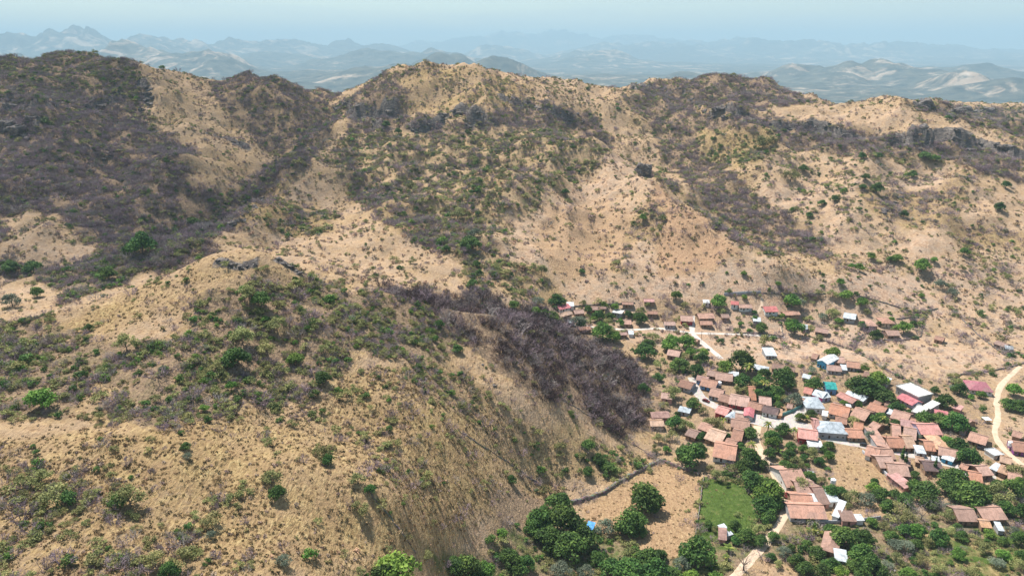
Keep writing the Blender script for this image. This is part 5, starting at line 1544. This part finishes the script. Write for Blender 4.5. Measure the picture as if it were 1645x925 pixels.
def car(px, py, ang, paint, label, pickup=False):
    p = at(px, py)[0]
    e = add_obj('pickup_truck' if pickup else 'car', None)
    e.location = (p[0], p[1], p[2] + 0.12)
    e.rotation_euler = (0, 0, ang)
    if pickup:
        prof = [(-2.5, 0.35), (2.5, 0.35), (2.55, 0.95), (1.3, 1.05), (0.7, 1.7), (-0.6, 1.75), (-0.75, 1.1), (-2.5, 1.05)]
    else:
        prof = [(-2.1, 0.3), (2.1, 0.3), (2.15, 0.8), (1.1, 0.95), (0.45, 1.45), (-1.1, 1.48), (-1.8, 1.0), (-2.15, 0.9)]
    add_obj('body', extrude_profile('body', prof, 1.75, 1.45), M[paint], e)
    xa, xb = (0.75, 1.25) if pickup else (0.55, 1.05)
    top = 1.7 if pickup else 1.45
    add_obj('windscreen', faces_mesh('windscreen', [(xb - .02, -.66, 1.06), (xb - .02, .66, 1.06), (xa + .03, .62, top - .04), (xa + .03, -.62, top - .04)], [(0, 1, 2, 3)]), M['pane'], e)
    for s in (-1, 1):
        x2 = -0.55 if pickup else -1.0
        add_obj('side_window', faces_mesh('side_window', [(xb - .2, s * .735, 1.06), (xa - .05, s * .735, top - .06), (x2, s * .735, top - .06), (x2 - .1, s * .735, 1.06)], [(0, 1, 2, 3)]), M['pane'], e)
        l_ = box_mesh('headlight', prof[1][0] - 0.02, prof[1][0] + 0.07, s * 0.6 - 0.17, s * 0.6 + 0.17, 0.62, 0.78)
        add_obj('headlight', l_, M['lamp'], e)
        for x in (-1.35, 1.35):
            t_ = tubes('tyre', [((0, -0.11, 0), (0, 0.11, 0), 0.34, 0.34), ((0, -0.11, 0), (0, -0.112, 0), 0.34, 0.16), ((0, 0.11, 0), (0, 0.112, 0), 0.34, 0.16)], 12)
            w_ = add_obj('wheel', t_, M['rubber'], e)
            w_.location = (x, s * 0.82, 0.34)
            add_obj('rim', tubes('rim', [((0, -0.1, 0), (0, 0.1, 0), 0.2, 0.2), ((0, 0.1, 0), (0, 0.118, 0), 0.2, 0.02), ((0, -0.1, 0), (0, -0.118, 0), 0.2, 0.02)], 10), M['rim'], w_)
    thing(e, label, 'truck' if pickup else 'car', px, py, label)
car(1134, 645, -0.75, 'car_red', 'small dark red car parked on the cobbled village street')
car(1578, 722, -0.4, 'car_black', 'black pickup parked beside the tile-roofed house by the east track', True)
car(1388, 716, -0.35, 'car_black', 'dark car parked at the end of the long grey metal-roofed hall')
car(1262, 797, 1.3, 'car_red', 'dark car squeezed against the houses on the south track')

def tank(px, py, r_, h, mat, label):
    p = at(px, py)[0]
    e = add_obj('water_tank', None)
    e.location = p
    add_obj('stand', tubes('stand', [((sx * r_ * .6, sy * r_ * .6, -.5), (sx * r_ * .6, sy * r_ * .6, 2.2), .12, .12) for sx in (-1, 1) for sy in (-1, 1)] + [((0, 0, 2.2), (0, 0, 2.35), r_ * 1.1, r_ * 1.1)], 8), M['wall_y'], e)
    b_ = add_obj('tank_body', tubes('tank_body', [((0, 0, 2.35), (0, 0, 2.35 + h), r_, r_), ((0, 0, 2.35 + h), (0, 0, 2.35 + h * 1.25), r_, r_ * 0.35)], 14), M[mat], e)
    add_obj('lid', tubes('lid', [((0, 0, 2.35 + h * 1.22), (0, 0, 2.35 + h * 1.35), r_ * .38, r_ * .36), ((0, 0, 2.35 + h * 1.35), (0, 0, 2.36 + h * 1.35), r_ * .36, .01)], 12), M[mat], b_)
    thing(e, label, 'water tank', px, py, label)
tank(1155, 623, 1.3, 1.6, 'car_white', 'round white water tank behind the blue-walled houses')
tank(1337, 782, 1.2, 1.8, 'car_white', 'white tank at the left edge of the hay field')
tank(1622, 722, 1.4, 2.0, 'car_white', 'white tank left of the house with purple wall')

p = at(1584, 678)[0]
e = add_obj('canopy_tent', None)
e.location = p
add_obj('canopy', faces_mesh('canopy', [(-1.9, -1.9, 2.3), (1.9, -1.9, 2.3), (1.9, 1.9, 2.3), (-1.9, 1.9, 2.3), (0, 0, 3.4), (0, 0, 3.2)], [(0, 1, 4), (1, 2, 4), (2, 3, 4), (3, 0, 4), (1, 0, 5), (2, 1, 5), (3, 2, 5), (0, 3, 5)]), M['car_white'], e)
for sx in (-1, 1):
    for sy in (-1, 1):
        add_obj('leg', tubes('leg', [((sx * 1.8, sy * 1.8, -.3), (sx * 1.8, sy * 1.8, 2.35), .05, .05)], 6), M['wall_y'], e)
thing(e, 'white canopy tent', 'tent', 1584, 673, 'small white canopy tent in the yard beside the east track')

POLE_ME = tubes('pole', [((0, 0, -1), (0, 0, 8.5), .16, .11)], 7)
POLE_ME.materials.append(M['bark'])
ARM_ME = tubes('crossarm', [((-.9, 0, 8.0), (.9, 0, 8.0), .07, .07)], 6)
ARM_ME.materials.append(M['bark'])
for px, py, lab in ((1307, 696, 'utility pole at the corner of the long grey metal-roofed hall'), (1180, 664, 'utility pole beside the cobbled village street'), (1222, 672, 'utility pole at the left side of the plaza'),
                    (1420, 722, 'utility pole beside the lower street'), (1494, 740, 'utility pole near the dark brown-tiled house'), (1126, 550, 'utility pole beside the concrete lane of the upper village'), (1232, 738, 'utility pole at the top of the south track')):
    e = add_obj('utility_pole', None)
    e.location = at(px, py)[0]
    e.rotation_euler = (0, 0, random.uniform(-.6, .6))
    add_obj('pole', POLE_ME, None, e)
    add_obj('crossarm', ARM_ME, None, e)
    thing(e, 'utility pole', 'pole', px, py - 14, lab, 'utility poles of the village')

# ------------------------------------------------------------------ shrubs of the hills
def proto(name, me, mat):
    me.materials.append(M[mat])
    return me
SHRUBS = {'b': [], 'o': [], 'g': [], 'w': [], 't': []}
for i in range(4):
    SHRUBS['b'].append(proto('leafless_shrub', twig_mesh('leafless_shrub', 300 + i, 10, 2.2, 2.8, 0.8, 4, 1.5), 'twig' if i < 3 else 'twig_pale'))
for i in range(6):
    SHRUBS['w'].append(proto('leafless_tree', twig_mesh('leafless_tree', 320 + i, 6, 1.8, 3.4 + 0.3 * i, 0.9, 4, 0.9), 'twig_wood' if i < 4 else ('twig', 'twig_pale')[i - 4]))
for i in range(4):
    r_ = np.random.default_rng(340 + i)
    SHRUBS['o'].append(proto('olive_shrub', leaf_cloud('olive_shrub', 341 + i, dome_lobes(r_, 9, 2.0, 0.7, 1.0, (0.22, 0.45)), 380, 0.27, 0.9), 'leaf_O'))
for i in range(4):
    r_ = np.random.default_rng(360 + i)
    SHRUBS['g'].append(proto('green_shrub', leaf_cloud('green_shrub', 361 + i, dome_lobes(r_, 9, 1.8, 0.7, 1.2, (0.26, 0.46)), 400, 0.3, 0.6), 'leaf_D' if i < 3 else 'leaf_B'))
for i in range(4):
    SHRUBS['t'].append(proto('grass_tuft', twig_mesh('grass_tuft', 380 + i, 14, 0.5, 1.1, 1.1, 2, 1.4), 'tuft' if i < 2 else 'tuft_dark'))

M['weed_tan'] = leaf_mat('dry_weeds', (0.221, 0.152, 0.0855), (0.386, 0.264, 0.142), (0.552, 0.396, 0.217), 0.1)
M['weed_grey'] = leaf_mat('grey_weeds', (0.186, 0.134, 0.104), (0.31, 0.23, 0.178), (0.447, 0.336, 0.256), 0.1)
M['weed_olive'] = leaf_mat('yellow_green_weeds', (0.132, 0.121, 0.0495), (0.242, 0.215, 0.0825), (0.363, 0.308, 0.132), 0.15)
SHRUBS['h'] = []
for i, wm_ in enumerate(('weed_tan', 'weed_grey', 'weed_olive', 'weed_tan', 'weed_grey')):
    r_ = np.random.default_rng(410 + i)
    SHRUBS['h'].append(proto('weed', leaf_cloud('weed', 411 + i, dome_lobes(r_, 6, 0.9, 0.25, 0.4, (0.25, 0.5)), 60, 0.32, 0.9), wm_))

keep = np.ones(GX.shape, bool)
for poly in BUILT:
    lo, hi = poly.min(0) - 4, poly.max(0) + 4
    i0, i1 = np.searchsorted(gy, [lo[1], hi[1]])
    j0, j1 = np.searchsorted(gx, [lo[0], hi[0]])
    if i1 > i0 and j1 > j0:
        sl = (slice(i0, i1), slice(j0, j1))
        keep[sl] &= ~inside(poly, GX[sl], GY[sl])
keep_f = keep.astype(float)
keep_f = np.minimum(keep_f, np.roll(keep_f, 1, 0)); keep_f = np.minimum(keep_f, np.roll(keep_f, 1, 1))

for c in WALL_LINES:
    lo, hi = c.min(0) - 6, c.max(0) + 6
    i0, i1 = np.searchsorted(gy, [lo[1], hi[1]])
    j0, j1 = np.searchsorted(gx, [lo[0], hi[0]])
    sl = (slice(i0, i1), slice(j0, j1))
    dmin = np.full(GX[sl].shape, 99.0)
    for q in c[::2]:
        dmin = np.minimum(dmin, np.hypot(GX[sl] - q[0], GY[sl] - q[1]))
    near = dmin < 2.6
    cover['b'][sl][near] += 4.0
    cover['o'][sl][near] += 2.5
    cover['g'][sl][near] += 0.8

clump = fbm(GX / 11, GY / 11, 3, 91)
def scatter(key, gain, clumpy):
    den = cover[key] / 100.0 * gain * np.clip(1 + clumpy * (clump - 0.5) * 4, 0.05, 3) * keep_f
    den[GY > 1650] = 0
    dx = gx[1] - gx[0]
    dyv = np.gradient(gy)[:, None]
    px, py, dep = to_px(GX, GY, GZ)
    vis = (px > -120) & (px < 1765) & (py > 40) & (py < 1040)
    lam = np.clip(den * dx * dyv * vis, 0, None)
    cnt = rng.poisson(lam)
    iy, ix = np.nonzero(cnt)
    k = cnt[iy, ix]
    iy, ix = np.repeat(iy, k), np.repeat(ix, k)
    x = gx[ix] + (rng.random(len(ix)) - 0.5) * dx
    y = gy[iy] + (rng.random(len(iy)) - 0.5) * dyv[iy, 0]
    return x, y, ZONE_ID[iy, ix]

def visible(x, y, z):
    """does the line of sight from the drone clear the hills in between"""
    ok = np.ones(len(x), bool)
    for t in np.linspace(0.3, 0.985, 26):
        ok &= ground(x * t, y * t) < CAM_H + (z + 2.0 - CAM_H) * t + 0.5
    return ok

def stuff(name, key_meshes, x, y, sc, label):
    """one mass of plants: points carrying scale and turn, each drawn with one of the shared shapes"""
    n = len(x)
    z = ground(x, y)
    me = bpy.data.meshes.new(name)
    me.vertices.add(n)
    me.vertices.foreach_set('co', np.c_[x, y, z - 0.05].astype(np.float32).ravel())
    for an, dt, val in (('size', 'FLOAT', sc), ('turn', 'FLOAT', rng.random(n) * 6.28), ('pick', 'INT', rng.integers(0, len(key_meshes), n))):
        a_ = me.attributes.new(an, dt, 'POINT')
        a_.data.foreach_set('value', np.asarray(val, dtype=np.int32 if dt == 'INT' else np.float32))
    o = add_obj(name, me, None, kind='stuff', label=label)
    coll = bpy.data.collections.new(name + '_shapes')
    for i, km in enumerate(key_meshes):
        coll.objects.link(bpy.data.objects.new(f'{name}_shape_{i}', km))
    ng = bpy.data.node_groups.new(name, 'GeometryNodeTree')
    ng.interface.new_socket('Geometry', in_out='INPUT', socket_type='NodeSocketGeometry')
    ng.interface.new_socket('Geometry', in_out='OUTPUT', socket_type='NodeSocketGeometry')
    N = ng.nodes.new
    gi, go = N('NodeGroupInput'), N('NodeGroupOutput')
    ci = N('GeometryNodeCollectionInfo')
    ci.inputs['Collection'].default_value = coll
    ci.inputs['Separate Children'].default_value = True
    ci.inputs['Reset Children'].default_value = True
    iop = N('GeometryNodeInstanceOnPoints')
    def nattr(nm, dt):
        q = N('GeometryNodeInputNamedAttribute')
        q.data_type = dt
        q.inputs['Name'].default_value = nm
        return q.outputs[0]
    cmb = N('ShaderNodeCombineXYZ')
    L = ng.links.new
    L(nattr('turn', 'FLOAT'), cmb.inputs[2])
    L(gi.outputs[0], iop.inputs['Points'])
    L(ci.outputs[0], iop.inputs['Instance'])
    iop.inputs['Pick Instance'].default_value = True
    L(nattr('pick', 'INT'), iop.inputs['Instance Index'])
    L(cmb.outputs[0], iop.inputs['Rotation'])
    L(nattr('size', 'FLOAT'), iop.inputs['Scale'])
    L(iop.outputs[0], go.inputs[0])
    md = o.modifiers.new('plants', 'NODES')
    md.node_group = ng
    return o

ZN = ['open hillside'] + [z[0] for z in ZONES]
def plant(key, cat_mesh, gain, clumpy, size, name, words, cat, stuff_name, stuff_label, singles=300, far_gain=1.45):
    x, y, zid = scatter(key if key != 'w' else 'b', gain, clumpy)
    wood = ZN.index('front hill dark wood')
    if key == 'w':
        s = zid == wood
    elif key == 'b':
        s = zid != wood
    else:
        s = np.ones(len(x), bool)
    x, y, zid = x[s], y[s], zid[s]
    z = ground(x, y)
    sc = size * np.exp(rng.normal(size=len(x)) * 0.3) * np.where(y > 450, far_gain, 1.05 if key != 'h' else 0.62)
    left = np.ones(len(x), bool)
    if len(x) > 60000:                                     # far weeds thin out with distance
        s = rng.random(len(x)) < np.clip(700.0 / y, 0, 1)
        x, y, zid, z, sc, left = x[s], y[s], zid[s], z[s], sc[s], left[s]
    if singles:
        px, py, dep = to_px(x, y, z + 1)
        score = sc / dep * ((px > 5) & (px < 1640) & (py > 60) & (py < 915)) * visible(x, y, z)
        pick = np.argsort(-score)[:singles]
        left[pick] = False
        for i in pick:
            o = add_obj(name, cat_mesh[rng.integers(len(cat_mesh))])
            o.location = (x[i], y[i], z[i] - 0.05)
            o.rotation_euler = (0, 0, rng.random() * 6.28)
            o.scale = (sc[i],) * 3
            big = 'large ' if sc[i] > 1.9 * size else ('small ' if sc[i] < 1.45 * size else '')
            thing(o, big + words, cat, float(px[i]), float(py[i]), None, f'{words}s of the hills')
    stuff(stuff_name, cat_mesh, x[left], y[left], sc[left], stuff_label)
    return len(x)
cnts = [plant('b', SHRUBS['b'], 1.0, 0.9, 1.0, 'leafless_shrub', 'grey leafless shrub', 'shrub', 'leafless_scrub', 'grey leafless scrub covering the hills'),
 plant('w', SHRUBS['w'], 1.0, 0.8, 1.15, 'leafless_tree', 'dark leafless tree', 'tree', 'leafless_wood', 'dark purple leafless wood on the shoulder of the front hill', 150),
 plant('o', SHRUBS['o'], 1.0, 1.0, 0.85, 'olive_shrub', 'dull olive shrub', 'shrub', 'olive_scrub', 'olive scrub covering the hills'),
 plant('g', SHRUBS['g'], 1.0, 1.1, 0.85, 'green_shrub', 'dark green shrub', 'shrub', 'green_scrub', 'green bushes scattered over the hills', 250),
 plant('t', SHRUBS['t'], 1.0, 0.5, 0.8, 'grass_tuft', '', '', 'dry_grass', 'dry yellow grass tufts on the front hill', 0)]
cnts.append(plant('h', SHRUBS['h'], 1.0, 0.8, 1.0, 'weed', '', '', 'dry_weeds', 'low dry weeds over all the slopes', 0, 1.5))
print('PLANTS', cnts)

# ------------------------------------------------------------------ labels that point to one thing each
marks = [t for t in THINGS if t['landmark']]
EXTRA_MARKS = [(1095, 810, 'dry field'), (1165, 815, 'green field'), (1385, 750, 'hay field'), (1255, 680, 'plaza'), (385, 412, 'front hill crest'), (1150, 655, 'village street'), (1480, 560, 'walled dry fields'),
               (1490, 395, 'square field under the mesa'), (1400, 235, 'mesa cliff'), (700, 150, 'central mountain top'), (230, 330, 'ravine of the left mountain'), (760, 420, 'bowl gully'), (1245, 860, 'bend of the south track'),
               (930, 755, 'terraced garden'), (60, 560, 'left shoulder of the front hill'), (330, 540, 'upper scrub of the front hill'), (560, 520, 'saddle of the front hill'), (200, 620, 'bare scar of the front hill'), (80, 850, 'bushy bottom left slope'), (400, 860, 'hay slope'),
               (640, 700, 'middle of the front slope'), (760, 620, 'gully of the front hill'), (850, 560, 'leafless wood'), (960, 640, 'foot of the leafless wood'), (480, 350, 'left spur'), (1290, 300, 'north slope'), (1560, 480, 'eastern dry fields'), (1560, 890, 'bottom right terraces'), (800, 900, 'riverside trees'), (200, 760, 'grassy front slope'), (40, 440, 'left valley floor'), (1110, 410, 'burnt face of the boulder hill')]
ML = [(t['px'], t['py'], t['landmark']) for t in marks] + EXTRA_MARKS
buckets = {}
for t in THINGS:
    if t['fixed']:
        t['o']['label'] = t['fixed']
        if t['group']:
            t['o']['group'] = t['group']
        continue
    best = min(ML, key=lambda q: (q[0] - t['px']) ** 2 + (1.5 * (q[1] - t['py'])) ** 2)
    dx, dy = t['px'] - best[0], t['py'] - best[1]
    rel = ('left of' if dx < 0 else 'right of') if abs(dx) > 1.3 * abs(dy) else ('behind' if dy < 0 else 'in front of')
    buckets.setdefault((t['words'], rel, best[2]), []).append(t)
for (words, rel, mark), ts in buckets.items():
    ts.sort(key=lambda t: t['px'])
    if len(ts) > 20 and not ts[0]['words'].startswith('large'):
        for t in ts:
            t['o']['label'] = f'{words} {rel} the {mark}'
            t['o']['group'] = f'{words}s {rel} the {mark}'
        continue
    for i, t in enumerate(ts):
        pos = '' if len(ts) == 1 else (', left of two' if i == 0 and len(ts) == 2 else ', right of two' if len(ts) == 2 else ', leftmost' if i == 0 else ', rightmost' if i == len(ts) - 1 else f', {ORDINAL[i] if i < 20 else ORDINAL[len(ts) - 1 - i]} from {"left" if i < 20 else "right"}')
        mk = mark
        lab = f'{words} {rel} the {mk}{pos}'
        if len(lab.replace(',', ' ').split()) > 16:
            lab = lab.replace(' from left', '').replace('-walled', '').replace('the ', '')
        t['o']['label'] = lab
        t['o']['group'] = t['group']

# ------------------------------------------------------------------ fair-weather clouds above the drone, whose shade lies on the left hills
m = bpy.data.materials.new('cloud')
m.use_nodes = True
nt = m.node_tree
b = nt.nodes['Principled BSDF']
b.inputs['Base Color'].default_value = (0.9, 0.9, 0.92, 1)
b.inputs['Roughness'].default_value = 1.0
tp_ = nt.nodes.new('ShaderNodeBsdfTransparent')
mx = nt.nodes.new('ShaderNodeMixShader')
ncl = noise(nt, nt.nodes.new('ShaderNodeTexCoord').outputs['Object'], 0.022, 3, 0.6)
nt.links.new(mth(nt, 'MULTIPLY', mth(nt, 'SUBTRACT', ncl, 0.32), 0.95, True), mx.inputs[0])
nt.links.new(tp_.outputs[0], mx.inputs[1])
nt.links.new(b.outputs[0], mx.inputs[2])
nt.links.new(mx.outputs[0], nt.nodes['Material Output'].inputs[0])
def cloud(tx, ty, tz, rx, ry, rz, seed):
    r_ = np.random.default_rng(seed)
    nu, nv = 72, 36
    th, ph = np.meshgrid(np.linspace(0, 2 * np.pi, nu, endpoint=False), np.linspace(0.02, np.pi - 0.02, nv))
    d = np.stack([np.cos(th) * np.sin(ph), np.sin(th) * np.sin(ph), np.cos(ph)], -1)
    k = 0.72 + 0.6 * fbm(d[..., 0] * 2.2 + seed + d[..., 2], d[..., 1] * 2.2 - seed - d[..., 2], 4, seed)
    v = d * k[..., None] * np.array([rx, ry, rz])
    v[..., 2] = np.maximum(v[..., 2], -0.22 * rz)                 # flat base
    i = np.arange(nu * nv).reshape(nv, nu)
    j = np.roll(i, -1, 1)
    me = mesh_np('cloud', v.reshape(-1, 3), np.stack([i[:-1], i[1:], j[1:], j[:-1]], -1).reshape(-1, 4))
    smooth(me)
    o = add_obj('cloud', me, m, kind='structure')
    t = (1500 - tz) / SUN_DIR.z
    o.location = Vector((tx, ty, tz)) + SUN_DIR * t
cloud(-520, 760, 100, 330, 330, 120, 3)
